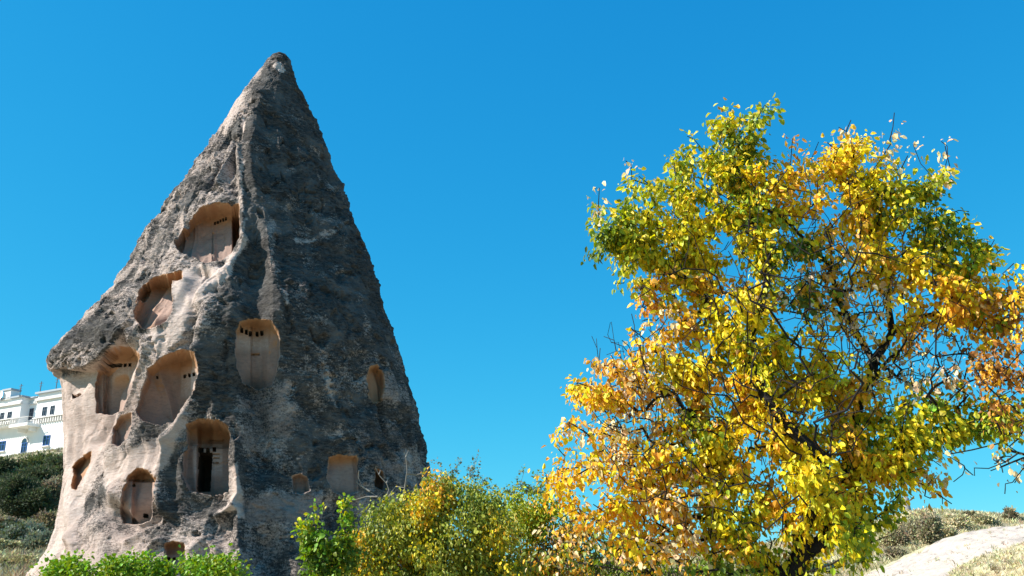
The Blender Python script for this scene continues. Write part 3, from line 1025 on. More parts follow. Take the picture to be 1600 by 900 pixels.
r1 = np.random.default_rng(11)
MAIN = [  # px, py, rx, ry, tints, density, depth offset
    (1135, 160, 12, 12, 'POY', .35), (1190, 180, 24, 24, 'GLY', 1), (1130, 198, 26, 24, 'GLLY', 1), (1160, 215, 30, 20, 'GLD', 1), (1070, 228, 20, 20, 'GL', 1),
    (1150, 250, 52, 36, 'LGYD', 1.1), (1090, 272, 52, 36, 'GLLY', 1.1), (1012, 288, 38, 26, 'GLL', 1.1), (984, 255, 7, 9, 'P', .5), (960, 340, 34, 34, 'GLD', 1.1), (932, 292, 9, 14, 'P', .5),
    (940, 388, 20, 24, 'GD', 1), (1010, 345, 52, 38, 'GLYL', 1.1), (1080, 338, 52, 40, 'YLGY', 1.1), (1150, 308, 48, 40, 'LGY', 1.1), (985, 402, 42, 26, 'YLG', 1),
    (1045, 402, 52, 30, 'YLY', 1.1), (1130, 378, 52, 38, 'YLY', 1.2), (1200, 262, 34, 28, 'YYO', .9), (1233, 210, 15, 9, 'O', .8), (1210, 325, 36, 40, 'YLG', 1), (1200, 392, 46, 36, 'YGD', 1),
    (1250, 400, 30, 22, 'DG', .7), (1010, 478, 24, 12, 'O', .9), (1060, 445, 34, 18, 'POY', .6), (1135, 438, 36, 20, 'YO', .9), (968, 432, 22, 12, 'LG', .6),
    (1320, 190, 12, 16, 'POY', .6), (1320, 222, 26, 28, 'Y', 1), (1290, 245, 32, 28, 'YYO', 1), (1350, 240, 32, 34, 'Y', 1.1), (1250, 290, 44, 38, 'YYO', 1), (1394, 200, 9, 26, 'P', .6),
    (1400, 285, 44, 30, 'YLG', 1), (1320, 318, 48, 32, 'YYO', 1.1), (1428, 238, 11, 14, 'P', .5), (1460, 265, 28, 26, 'YGL', .9), (1478, 228, 12, 14, 'P', .45), (1435, 325, 52, 36, 'YLGD', 1.1),
    (1480, 362, 36, 34, 'LYG', 1), (1508, 342, 16, 20, 'GD', .8), (1392, 365, 44, 34, 'YYL', 1), (1452, 400, 46, 30, 'Y', 1), (1532, 375, 12, 20, 'GL', .6), (1515, 400, 22, 22, 'gL', .8), (1290, 368, 34, 24, 'OYP', .7),
    (1340, 400, 30, 26, 'POY', .35), (1480, 440, 42, 30, 'YYO', 1), (1420, 458, 16, 24, 'OY', .9), (1540, 452, 34, 24, 'OYP', .8), (1500, 482, 48, 22, 'OY', .9), (1548, 500, 34, 14, 'OG', .8), (1380, 440, 26, 40, 'POY', .25),
    (1290, 440, 40, 26, 'DGO', .5), (1240, 470, 40, 26, 'DYO', .55), (1310, 500, 34, 22, 'OYP', .4),
    (1060, 500, 46, 26, 'PYO', .8), (1110, 508, 34, 30, 'LY', .9), (1180, 535, 62, 38, 'LLYG', 1.1), (1250, 540, 46, 34, 'YYO', 1), (1055, 558, 60, 30, 'YYL', 1), (955, 568, 34, 24, 'OYP', .8),
    (1120, 590, 62, 38, 'YYO', 1.1), (1205, 610, 62, 42, 'YYO', 1.1), (1290, 590, 56, 38, 'YYL', 1), (1350, 610, 42, 30, 'YO', .8), (910, 612, 34, 26, 'OY', .9), (985, 612, 50, 34, 'POY', .35),
    (1420, 650, 52, 36, 'LGYL', 1), (1478, 622, 36, 30, 'LgY', 1), (1540, 648, 44, 26, 'gLG', .9), (1580, 640, 26, 22, 'LG', .9), (1380, 690, 54, 38, 'YLGD', 1), (1450, 690, 44, 30, 'GDLY', .9), (1295, 680, 60, 42, 'YYO', 1.1),
    (890, 680, 28, 22, 'OYP', .5), (955, 715, 46, 40, 'OYP', .7), (1028, 690, 44, 36, 'YLO', .8), (1095, 672, 52, 38, 'LYG', 1.0), (1170, 690, 58, 46, 'YYO', 1.1), (1235, 700, 50, 40, 'YLY', 1.1),
    (870, 742, 28, 22, 'OY', .8), (940, 795, 46, 26, 'YYO', 1.0), (1045, 765, 50, 34, 'YOP', .8), (1115, 745, 50, 36, 'YYL', 1.0), (1165, 785, 52, 40, 'LYG', .9), (1245, 765, 56, 38, 'YYO', 1), (1325, 755, 54, 36, 'YO', 1),
    (1400, 742, 44, 30, 'YYO', 1), (1455, 745, 30, 20, 'OYP', .6), (1345, 805, 44, 32, 'LGYD', .9), (1392, 790, 22, 24, 'YG', .9), (1075, 835, 54, 30, 'OPY', .5), (1150, 850, 54, 30, 'OLY', .4),
    (1545, 395, 22, 24, 'YLO', .8), (1570, 480, 34, 26, 'OYB', .9), (1560, 530, 40, 18, 'OYB', .8), (1500, 440, 40, 26, 'YYO', 1), (1300, 780, 40, 34, 'YLY', 1, -.9), (1270, 730, 36, 30, 'YLY', 1, -.9), (1320, 830, 34, 24, 'LYG', .8, -.9), (1430, 500, 30, 14, 'OY', .7),
    (1160, 470, 50, 30, 'YLY', .8, -.5), (1020, 455, 40, 20, 'YOL', .7), (1000, 520, 36, 22, 'PYO', .5), (1400, 420, 30, 30, 'YOL', .7),
    (1250, 840, 50, 30, 'YOG', .22), (1355, 858, 34, 24, 'LYG', .6), (1000, 850, 50, 30, 'OYP', .3), (1300, 880, 40, 20, 'YG', .2), (1200, 890, 50, 18, 'YG', .3), (1110, 890, 40, 18, 'GD', .6),
]
BARE = [(1250, 480, 270, 230, 'Y', 0), (1150, 700, 230, 150, 'Y', 0), (1400, 555, 60, 40, 'P', 0), (1470, 560, 60, 40, 'P', .10), (1340, 540, 40, 30, 'P', .06), (970, 545, 34, 22, 'P', .05), (1200, 470, 70, 40, 'OP', .08), (1430, 590, 70, 40, 'P', .1), (1000, 600, 50, 40, 'P', .08), (1450, 520, 50, 20, 'B', .12), (1270, 460, 60, 40, 'P', .08),
        (1520, 580, 60, 30, 'B', .10), (960, 650, 50, 30, 'P', .1), (1040, 640, 60, 40, 'P', .1), (1360, 460, 50, 40, 'P', .06), (1060, 870, 70, 26, 'O', .1), (1470, 780, 30, 14, 'O', .12)]
LIMBS = [
    [(1238, 1030, 0), (1236, 905, 0), (1250, 868, 0), (1300, 835, .1), (1296, 800, .1), (1322, 740, .2), (1330, 680, .3), (1345, 620, .4), (1365, 565, .5)],
    [(1365, 565, .5), (1330, 510, .4), (1305, 460, .3), (1298, 420, .1), (1265, 385, 0), (1225, 340, -.2), (1180, 318, -.3)],
    [(1365, 565, .5), (1395, 520, .6), (1386, 440, .7), (1378, 390, .7), (1352, 350, .5), (1330, 290, .3)],
    [(1386, 440, .7), (1410, 370, .8), (1450, 300, .9)],
    [(1395, 520, .6), (1440, 496, .6), (1500, 488, .4), (1560, 470, .3)],
    [(1250, 868, 0), (1262, 800, -.5), (1290, 718, -.6), (1240, 675, -.6), (1200, 630, -.5), (1160, 560, -.3), (1120, 490, 0), (1078, 432, .1), (1030, 412, .1), (975, 385, .2)],
    [(1160, 560, -.3), (1192, 480, -.4), (1200, 400, -.4), (1172, 330, -.2), (1150, 255, 0), (1138, 200, 0)],
    [(1078, 432, .1), (1085, 360, .4), (1060, 300, .5)],
    [(1236, 905, 0), (1160, 850, .3), (1108, 800, .3), (1112, 730, .2), (1100, 660, .2), (1085, 590, .2)],
    [(1322, 740, .2), (1400, 722, 0), (1450, 690, -.2), (1530, 655, -.4)],
    [(1330, 680, .3), (1300, 640, .9), (1290, 570, 1.1), (1260, 500, 1.1), (1250, 440, 1.0)],
    [(1236, 905, 0), (1300, 880, -.6), (1350, 850, -.8), (1400, 830, -.9)],
]
grow_plant('autumn_tree', 'large apricot tree with yellow, orange and green leaves filling the right of the view', 'tree', at(1238, 1030, 12.0), LIMBS, MAIN, 12.0,
           0.088, r1, per=31, sig=0.074, bare=BARE, single_leaves=300, rmax=.17, spread_y=.8, rscale=1.25, tip=.0046, ntgt=1.0)
r2 = np.random.default_rng(12)
grow_plant('autumn_tree', 'second apricot stem with sparse orange leaves left of the large tree', 'tree', at(1000, 1030, 12.6),
           [[(1010, 1030, 0), (1018, 900, 0), (1045, 800, 0), (1040, 700, 0), (1036, 640, .1), (1030, 560, .1)], [(1045, 800, 0), (990, 715, 0), (948, 645, .1), (915, 610, .2)],
            [(1018, 900, 0), (930, 840, .2), (890, 760, .2)], [(1040, 700, 0), (1080, 640, .3), (1100, 570, .3)]],
           [(905, 640, 32, 26, 'YYO', .7), (935, 600, 40, 30, 'YOP', .6), (880, 700, 26, 26, 'YYO', .7), (865, 748, 26, 22, 'OY', .8), (960, 745, 46, 40, 'YYO', .8), (1010, 780, 40, 40, 'YOP', .6), (930, 830, 50, 30, 'OnP', .4),
            (870, 800, 34, 28, 'YOP', .6), (1060, 720, 40, 40, 'YOL', .7), (985, 680, 40, 30, 'YYO', .6), (840, 850, 40, 30, 'OnP', .35), (860, 880, 50, 20, 'OnP', .3), (980, 880, 60, 24, 'OGP', .25), (1050, 600, 50, 34, 'YO', .6)],
           12.6, 0.074, r2, per=26, sig=0.085, bare=[(1000, 650, 60, 50, 'P', .1), (960, 560, 40, 30, 'P', .05), (1010, 830, 60, 50, 'O', .1), (945, 520, 26, 20, 'P', 0)], rmax=.07, rscale=1.2, ntgt=.85)
r3 = np.random.default_rng(13)
grow_plant('brown_leaved_tree', 'brown leaved tree reaching dark branches in from the right edge', 'tree', at(1800, 1060, 11.5),
           [[(1800, 1060, 0), (1790, 850, 0), (1740, 700, 0), (1690, 645, 0), (1600, 655, 0), (1530, 676, -.1)],
            [(1690, 645, 0), (1600, 590, .2), (1545, 600, .3)], [(1600, 655, 0), (1560, 692, 0), (1520, 702, 0), (1480, 712, 0)], [(1740, 700, 0), (1620, 715, 0), (1560, 700, 0)],
            [(1740, 700, 0), (1670, 540, .3), (1600, 520, .4)]],
           [(1580, 560, 36, 30, 'BOB', .9), (1560, 640, 36, 20, 'LGL', .9), (1592, 665, 20, 16, 'OL', .6), (1545, 590, 30, 26, 'BO', .8), (1595, 600, 30, 24, 'BO', .8), (1600, 520, 22, 22, 'BO', .8), (1585, 430, 22, 20, 'YO', .9, .2), (1600, 460, 20, 20, 'OYP', .8, .2),
            (1595, 500, 16, 10, 'O', .6), (1680, 560, 50, 60, 'BO', .7), (1680, 480, 50, 50, 'BO', .7), (1720, 620, 60, 60, 'BO', .7), (1780, 520, 70, 80, 'BO', .7), (1850, 640, 60, 60, 'BO', .7)],
           11.5, 0.074, r3, per=30, sig=0.085, bare=[(1560, 720, 50, 26, 'P', .05), (1520, 730, 26, 12, 'P', .03), (1570, 760, 20, 14, 'b', .1), (1590, 700, 30, 40, 'P', .03), (1500, 745, 14, 16, 'P', .1), (1530, 745, 16, 10, 'P', .03), (1580, 740, 26, 20, 'P', .04)],
           rmax=.12, rscale=1.9, ntgt=.9)
r4 = np.random.default_rng(14)
BUSH = [(690, 768, 36, 24, 'mOnY', 1), (650, 788, 30, 24, 'nmY', 1), (730, 776, 38, 26, 'nnm', 1), (600, 822, 34, 26, 'mnm', 1), (560, 866, 34, 26, 'YmnO', 1), (655, 830, 48, 36, 'mmYn', 1.1), (720, 826, 46, 38, 'mnm', 1.1),
        (772, 822, 30, 36, 'OYm', 1), (620, 876, 56, 34, 'mYn', 1.1), (700, 880, 56, 34, 'nmm', 1.1), (780, 876, 50, 36, 'mnY', 1.1), (678, 746, 20, 12, 'Om', 1), (528, 888, 26, 16, 'OYm', 1), (575, 845, 26, 20, 'Omn', 1), (590, 800, 16, 14, 'mn', .9), (755, 775, 24, 20, 'nm', 1),
        (545, 900, 40, 20, 'mn', 1), (620, 930, 70, 24, 'mn', 1), (750, 930, 70, 24, 'mn', 1)]
grow_plant('yellowing_bush', 'dense yellow green apricot bush in front of the right foot of the rock cone', 'bush', at(680, 1040, 16.0),
           [[(680, 1040, 0), (680, 940, 0), (675, 860, 0), (690, 790, 0)], [(680, 940, 0), (600, 880, 0), (570, 860, .1)], [(680, 940, 0), (760, 870, 0), (770, 820, 0)], [(675, 860, 0), (640, 810, 0)]],
           BUSH, 16.0, 0.066, r4, per=95, sig=0.12, spread_y=1.5, rmax=.05, rscale=.7, ntgt=1.9)
r5 = np.random.default_rng(15)
grow_plant('yellowing_bush', 'green and orange bush between the yellow green bush and the large tree', 'bush', at(840, 1040, 17.5),
           [[(840, 1040, 0), (840, 900, 0), (830, 820, 0), (840, 770, 0)], [(840, 900, 0), (800, 850, 0)], [(840, 900, 0), (890, 830, 0)]],
           [(830, 790, 44, 30, 'GLG', 1), (800, 820, 34, 26, 'GLO', 1), (870, 800, 40, 34, 'GOL', .9), (830, 860, 60, 40, 'GLOb', .9), (900, 860, 60, 40, 'GOb', .8), (970, 880, 60, 40, 'GDb', .8), (1060, 900, 70, 30, 'GDb', .7),
            (800, 780, 20, 14, 'GL', .8), (850, 920, 90, 30, 'GL', 1), (1000, 840, 50, 30, 'DbG', .4), (1140, 890, 60, 34, 'DGb', .6), (1230, 900, 60, 26, 'Db', .5)],
           17.5, 0.070, r5, per=75, sig=0.13, spread_y=1.4, rmax=.05, rscale=.7, ntgt=1.5)
r6 = np.random.default_rng(16)
SPR = []
for (x0, y0, x1, y1, n) in ((540, 900, 541, 778, 9), (492, 885, 496, 792, 7), (500, 900, 470, 825, 6), (520, 905, 520, 860, 4), (486, 880, 474, 822, 4), (560, 880, 545, 840, 3)):
    for t in np.linspace(0, 1, n):
        SPR.append((x0 + (x1 - x0) * t, y0 + (y1 - y0) * t, 7 + 7 * (1 - t), 8, 'DgDG' if t < .75 else 'gLg', 1.0))
SPR += [(510, 870, 26, 20, 'DDDg', 1.1), (535, 850, 18, 26, 'DgG', 1.1), (495, 850, 16, 24, 'DgG', 1.1), (500, 900, 36, 14, 'DgG', 1.1)]
grow_plant('climbing_vine', 'green vine with upright leafy shoots before the dark foot of the rock', 'vine', at(515, 1030, 15.0),
           [[(515, 1030, 0), (516, 900, 0), (538, 850, 0), (541, 785, 0)], [(516, 900, 0), (498, 850, 0), (497, 796, 0)], [(516, 900, 0), (485, 865, 0), (472, 826, 0)]],
           SPR, 15.0, 0.075, r6, per=15, sig=0.05, rmax=.02, droop=.5, spread_y=.5, width=.85)
# bright green vines along the bottom left
r7 = np.random.default_rng(17)
VB = [('bright green vine row leaves below the pale foot of the rock', 95, [(100, 886, 26, 12), (80, 895, 22, 10), (120, 876, 9, 7), (96, 878, 6, 6), (138, 890, 14, 8)]),
      ('bright green leafy mound at the bottom, left of the low carved room', 205, [(166, 888, 20, 10), (188, 876, 12, 8), (212, 884, 30, 12), (233, 874, 11, 8), (205, 871, 6, 5), (244, 880, 8, 6)]),
      ('bright green leafy mound under the low carved room', 262, [(256, 888, 22, 10), (240, 892, 24, 10)]),
      ('bright green leafy mound at the bottom, right of the low carved room', 325, [(297, 879, 14, 10), (318, 876, 13, 10), (345, 875, 16, 11), (331, 884, 30, 12), (362, 886, 12, 8), (378, 895, 14, 6), (352, 866, 5, 5), (300, 870, 5, 4)])]
for lab, bx, bl in VB:
    grow_plant('green_vine', lab, 'vine', at(bx, 1030, 15.5), [[(bx, 1030, 0), (bx, 940, 0), (bx, 892, 0)]],
               [(x, y + 1, rx, ry, 'ggGg', 1.1) for x, y, rx, ry in bl] + [(x, y + 20, rx * 1.1, 14, 'gG', 1.1) for x, y, rx, ry in bl] , 15.5, 0.062, r7, per=95, sig=0.10, rmax=.02, droop=.3, spread_y=1.6, width=.9, group=None)
# hazy sprays of blue grey twigs behind the bush
r8 = np.random.default_rng(18)
def spray(label, bx, Y, pts, code, leafn, bark, ll=.06):
    base = at(bx, 1000, Y)
    bl = [(x, y, 6, 7, code, leafn) for (x, y) in pts]
    return grow_plant('thin_shoots', label, 'shrub', base, [[(bx, 1000, 0), (bx, 860, 0), (pts[0][0], pts[0][1] + 60, 0)]], bl, Y, ll, r8, per=12, sig=.05, bark=bark, rmax=.015, droop=.2, tip=.003)
spray('tall thin shoots with small blue grey leaves above the yellow green bush', 735, 19.0, [(745, 712), (741, 728), (737, 745), (716, 722), (708, 735), (700, 748), (755, 748), (760, 760), (768, 765), (690, 740), (682, 722), (730, 765), (745, 770)], 'S', .9, M_BLUETWIG)
spray('grey leaved shoots above the gap between the two bushes', 825, 19.0, [(820, 735), (835, 742), (812, 752), (800, 762), (845, 752), (826, 765), (806, 775), (790, 765), (850, 765), (780, 778), (838, 772), (858, 742)], 'SSG', 1.2, M_BLUETWIG)


def bare_twigs(label, lines, Y, rad, mat):
    root = empty('dead_branch', at(lines[0][0][0], lines[0][0][1], Y))
    tag(root, label, 'branch')
    rp = np.array(root.location)
    rb = np.random.default_rng(5)
    for ln in lines:
        sk = Skeleton(rb)
        q = [at(x, y, Y + (i % 2) * .06) for i, (x, y) in enumerate(ln)]
        if ln is lines[0]: q = [np.array([q[0][0] + .2, q[0][1], float(ground_h(q[0][:1], q[0][1:2])[0]) - .05])] + q
        sk.limb(q, None, 0, wob=.008, seg=.12)
        sk.kids = [[j] for j in range(1, len(sk.p))] + [[]]
        sk.rad = np.linspace(rad, rad * .35, len(sk.p))
        v, f = skin_chain(sk, list(range(len(sk.p))), 5)
        link('twig', mesh_np('twig', v - rp, f, [mat], True), root)
    return root
bare_twigs('bare pale dead branch forking before the pink alcove of the rock', [
    [(605, 800), (600, 788), (590, 776), (578, 768), (566, 760), (560, 745), (561, 735)], [(590, 776), (572, 776), (552, 782)], [(600, 788), (608, 765), (604, 755), (592, 742), (586, 730)],
    [(578, 768), (562, 758), (556, 752)], [(604, 755), (606, 748)], [(592, 742), (594, 735)], [(630, 790), (632, 765), (636, 735), (634, 715), (632, 706)], [(636, 740), (650, 742), (662, 740)], [(634, 715), (638, 704)],
    [(600, 788), (618, 760), (632, 762)]], 16.6, .016, M_GREYTWIG)

def mat_ground():
    m, nt, b = new_mat("dry_grassland")
    v = objcoord(nt)
    n1 = noise_node(nt, 0.12, 6, 0.6, v); n2 = noise_node(nt, 0.9, 6, 0.7, v); n3 = noise_node(nt, 6.0, 4, 0.7, v)
    c = mix(nt, mrange(nt, n1, .35, .65), (0.30, 0.25, 0.15), (0.44, 0.38, 0.25))
    c = mix(nt, mrange(nt, n2, .52, .66, 0, .8), c, (0.17, 0.16, 0.085))
    c = mix(nt, mrange(nt, n3, .5, .7, 0, .6), c, (0.50, 0.44, 0.31))
    nt.links.new(c, b.inputs['Base Color']); b.inputs['Roughness'].default_value = 1.0
    bump(nt, n3, .6, .15, b)
    return m


M_GROUND = mat_ground()
av = np.concatenate([np.linspace(-math.pi, -.72, 60)[:-1], np.linspace(-.72, .72, 520), np.linspace(.72, math.pi, 60)[1:]])
dv = np.concatenate([[0.5], np.geomspace(3, 200, 230), np.geomspace(215, 4000, 26)])
AA, DD = np.meshgrid(av, dv, indexing='ij')
GX = DD * np.sin(AA); GY = DD * np.cos(AA); GZ = ground_h(GX, GY)
GV = np.stack([GX, GY, GZ], -1).reshape(-1, 3)
nI, nJ = AA.shape
ii = np.arange(nI * nJ).reshape(nI, nJ)
GF = np.stack([ii[:-1, :-1], ii[:-1, 1:], ii[1:, 1:], ii[1:, :-1]], -1).reshape(-1, 4)[:, ::-1]
g_ = link('ground', mesh_np('ground', GV, GF, [M_GROUND], True))
tag(g_, kind='structure')

# white tuff outcrop on the right hill
def build_outcrop():
    top = [(1330, 915), (1360, 902), (1400, 885), (1440, 864), (1480, 844), (1520, 831), (1560, 825), (1600, 823), (1680, 822), (1760, 835), (1850, 870), (1950, 930)]
    xs = np.linspace(1330, 1950, 260); NYs = 110
    ty = np.interp(xs, [q[0] for q in top], [q[1] for q in top])
    k = np.ones(13) / 13; ty = np.convolve(np.pad(ty, 6, 'edge'), k, 'valid')
    V = []
    Yc = 40.0
    for i, x in enumerate(xs):
        crest = at(x, ty[i], Yc)
        for j in range(NYs):
            s = j / (NYs - 1)              # 0 front foot .. 1 back foot
            u = (s - 0.62) / (0.62 if s < .62 else .38)
            y = Yc + u * (16 if s < .62 else 9)
            base = 0.3
            z = crest[2] * (1 - abs(u) ** 2.1 * .92) + base * abs(u) ** 2
            V.append((crest[0] * (y / Yc) if False else crest[0], y, z))
    V = np.array(V)
    n = 0.22 * fbm(V * .35, 3, 301) + 0.11 * fbm(V * 1.3, 3, 305) + .05 * fbm(V * 4, 3, 309) - .12 * smooth(fbm(V * 1.1, 3, 315), .2, .5)
    V[:, 2] += n
    ii = np.arange(len(xs) * NYs).reshape(len(xs), NYs)
    F = np.stack([ii[:-1, :-1], ii[1:, :-1], ii[1:, 1:], ii[:-1, 1:]], -1).reshape(-1, 4)
    m, nt, b = new_mat("white_tuff")
    v = objcoord(nt)
    n1 = noise_node(nt, 1.2, 6, .65, v); n2 = noise_node(nt, 5, 5, .7, v)
    c = mix(nt, mrange(nt, n2, .3, .7), (0.36, 0.305, 0.255), (0.51, 0.445, 0.385))
    c = mix(nt, mrange(nt, n1, .56, .66, 0, .7), c, (0.20, 0.18, 0.15))
    c = mix(nt, mrange(nt, noise_node(nt, 2.6, 5, .7, v), .60, .66, 0, .8), c, (0.13, 0.12, 0.09))
    at_ = N(nt, 'ShaderNodeAttribute', attribute_name='mask')
    sp = N(nt, 'ShaderNodeSeparateColor'); nt.links.new(at_.outputs['Color'], sp.inputs[0])
    g1 = mix(nt, mrange(nt, n2, .35, .65), (0.33, 0.29, 0.17), (0.50, 0.44, 0.29))
    t = math_n(nt, 'ADD', sp.outputs[0], mrange(nt, n2, .3, .7, -.3, .3))
    c = mix(nt, mrange(nt, t, .4, .6), c, g1)
    nt.links.new(c, b.inputs['Base Color']); b.inputs['Roughness'].default_value = 1
    bump(nt, n2, .5, .08, b)
    qx, qy = proj(V)
    grass = smooth(poly_sd(qx, qy, [(1460, 920), (1490, 886), (1530, 866), (1600, 846), (1700, 840), (1990, 840), (1990, 1000), (1440, 1000)]), -6, 10)
    grass = np.where(V[:, 1] > Yc + 1, 1, grass)
    o = link('rock_outcrop', mesh_np('rock_outcrop', V, F, [m], True, {'mask': np.repeat(grass[:, None], 3, 1)}))
    tag(o, 'smooth white tuff outcrop curving over the dry hill at the lower right', 'rock outcrop')
    return V, grass


OUTV, OUTG = build_outcrop()


def tufts(name, pts, hgt, r, cols, blades=7, spread=.5, mat=None):
    """Dry tufts: thin bent blades at ground points."""
    n = len(pts) * blades
    B = np.repeat(pts, blades, 0) + r.normal(0, 1, (n, 3)) * np.array([1, 1, 0]) * np.repeat(hgt, blades)[:, None] * spread * .6
    H = np.repeat(hgt, blades) * r.uniform(.5, 1.15, n)
    a = r.uniform(0, 2 * math.pi, n)
    lean = r.uniform(.15, .8, n)
    dirv = np.stack([np.cos(a) * lean, np.sin(a) * lean, np.ones(n)], -1)
    sd = np.stack([-np.sin(a), np.cos(a), 0 * a], -1)
    w = (H * .10)[:, None]
    v0 = B - sd * w; v1 = B + sd * w
    v2 = B + dirv * H[:, None] * .6 + sd * w * .8; v3 = B + dirv * H[:, None] * np.array([1.3, 1.3, 1.0])
    V = np.stack([v0, v1, v2, v3], 1).reshape(-1, 3)
    F = (np.arange(n)[:, None, None] * 4 + np.array([[0, 1, 2], [0, 2, 3]])[None]).reshape(-1, 3)
    c = np.repeat(tint_cols(r.choice(list(cols), len(pts)), r, .2), blades, 0)
    o = link(name, mesh_np(name, V, F, [mat or M_DRY], False, {'tint': np.repeat(c, 4, 0)}))
    return o


M_DRY = leaf_material("dry_leaf", 0.25, 0.8)
TINTS.update({'w': (0.62, 0.54, 0.34), 'v': (0.46, 0.42, 0.22), 'u': (0.30, 0.27, 0.15), 'q': (0.10, 0.115, 0.05), 'r': (0.24, 0.195, 0.12), 's': (0.19, 0.225, 0.16), 'x': (0.055, 0.075, 0.035), 'y': (0.12, 0.14, 0.045)})
rg = np.random.default_rng(21)
# right hill grass
n = 26000
azr = rg.uniform(0.02, 0.52, n); dr = rg.uniform(50, 100, n)
GP = np.stack([dr * np.sin(azr), dr * np.cos(azr)], -1)
GP = np.column_stack([GP, ground_h(GP[:, 0], GP[:, 1]) - .03])
o = tufts('dry_grass', GP, rg.uniform(.12, .36, n), rg, 'wwvvu', 6)
tag(o, 'pale dry grass covering the hill at the right', 'grass', kind='stuff')
sel = np.where((OUTG > .5) & (OUTV[:, 1] < 41) & (OUTV[:, 2] > 1))[0]
sel = rg.choice(sel, 14000)
sp_ = np.where((OUTG < .5) & (OUTV[:, 1] < 41) & (fbm(OUTV * .9, 2, 333) > .12))[0]
sel[:420] = rg.choice(sp_, 420)
o = tufts('dry_grass', OUTV[sel] + rg.normal(0, .08, (14000, 3)) * [1, 1, 0] - [0, 0, .02], rg.uniform(.05, .16, 14000), rg, 'wwvwu', 6)
tag(o, 'yellow dry grass on the near side of the white outcrop', 'grass', kind='stuff')
n = 9000
azr = rg.uniform(0.02, 0.375, n); dr = rg.uniform(34, 50, n)
GP = np.stack([dr * np.sin(azr), dr * np.cos(azr)], -1)
GP = np.column_stack([GP, ground_h(GP[:, 0], GP[:, 1]) - .03])
o = tufts('dry_grass', GP, rg.uniform(.1, .3, n), rg, 'wwvvu', 6)
tag(o, 'dry grass at the foot of the right hill behind the tree', 'grass', kind='stuff')
# left slope grass
n = 14000
azr = rg.uniform(-0.56, -0.36, n); dr = rg.uniform(45, 160, n)
GP = np.stack([dr * np.sin(azr), dr * np.cos(azr)], -1)
GP = np.column_stack([GP, ground_h(GP[:, 0], GP[:, 1]) - .03])
o = tufts('dry_grass', GP, rg.uniform(.15, .5, n), rg, 'vusru', 6)
tag(o, 'dry grass on the slope below the white building', 'grass', kind='stuff')


def shrub(label, px, py, Y, w_px, h_px, code, r, leaf=.11, dens=1.0, cat='shrub', name='shrub', group=None):
    """A rounded shrub standing on the hillside: stems and thousands of small leaves in uneven clumps."""
    Y0 = Y
    # stand it where the line of sight through its foot meets the hillside
    ys = np.linspace(42, 175, 500)
    ray = np.array([at(px, py, q) for q in ys])
    hit = np.where(ground_h(ray[:, 0], ray[:, 1]) >= ray[:, 2])[0]
    Y = ys[hit[0]] if len(hit) else Y
    base = at(px, py, Y); mpp = Y / FPX
    W = w_px * mpp; H = h_px * mpp; leaf = leaf * Y / Y0
    root = empty(name, base); tag(root, label, cat, group)
    nc = int(14 + 10 * dens)
    C = []
    for _ in range(nc):
        a = r.uniform(0, 2 * math.pi); q = math.sqrt(r.uniform(0, 1)); zz = r.uniform(.15, .95)
        rad = math.sqrt(max(.1, 1 - (zz - .3) ** 2 * 1.6))
        C.append((math.cos(a) * q * W * .5 * rad, math.sin(a) * q * W * .5 * rad, zz * H))
    C = np.array(C)
    stems = []
    for c in C[:12]:
        sk = Skeleton(r); sk.limb([np.array([0, 0, -0.8]), c * [.3, .3, .5], c], None, 0, wob=W * .02, seg=H * .25)
        sk.kids = [[j] for j in range(1, len(sk.p))] + [[]]; sk.rad = np.linspace(W * .02, W * .006, len(sk.p))
        stems.append(skin_chain(sk, list(range(len(sk.p))), 4))
    v, f = join(stems)
    link('stems', mesh_np('stems', v, f, [M_BARK]), root)
    per = int(75 * dens)
    n = nc * per
    ci = np.repeat(np.arange(nc), per)
    sg = np.array([W, W, H]) * .11
    P = C[ci] + r.normal(0, 1, (n, 3)) * sg
    tp = (P - C[ci]) / sg + np.array([0, 0, .5])
    V, F = leaf_geo(n, P, tp, leaf * r.uniform(.6, 1.3, n), .6, .15, r)
    codes = np.array(list(code))[r.integers(len(code), size=nc)][ci]
    c = tint_cols(codes, r, .22)
    o = link('foliage', mesh_np('foliage', V, F, [M_DRY], False, {'tint': np.repeat(c, 7, 0)}), root)
    tag(o, kind='stuff')
    return root


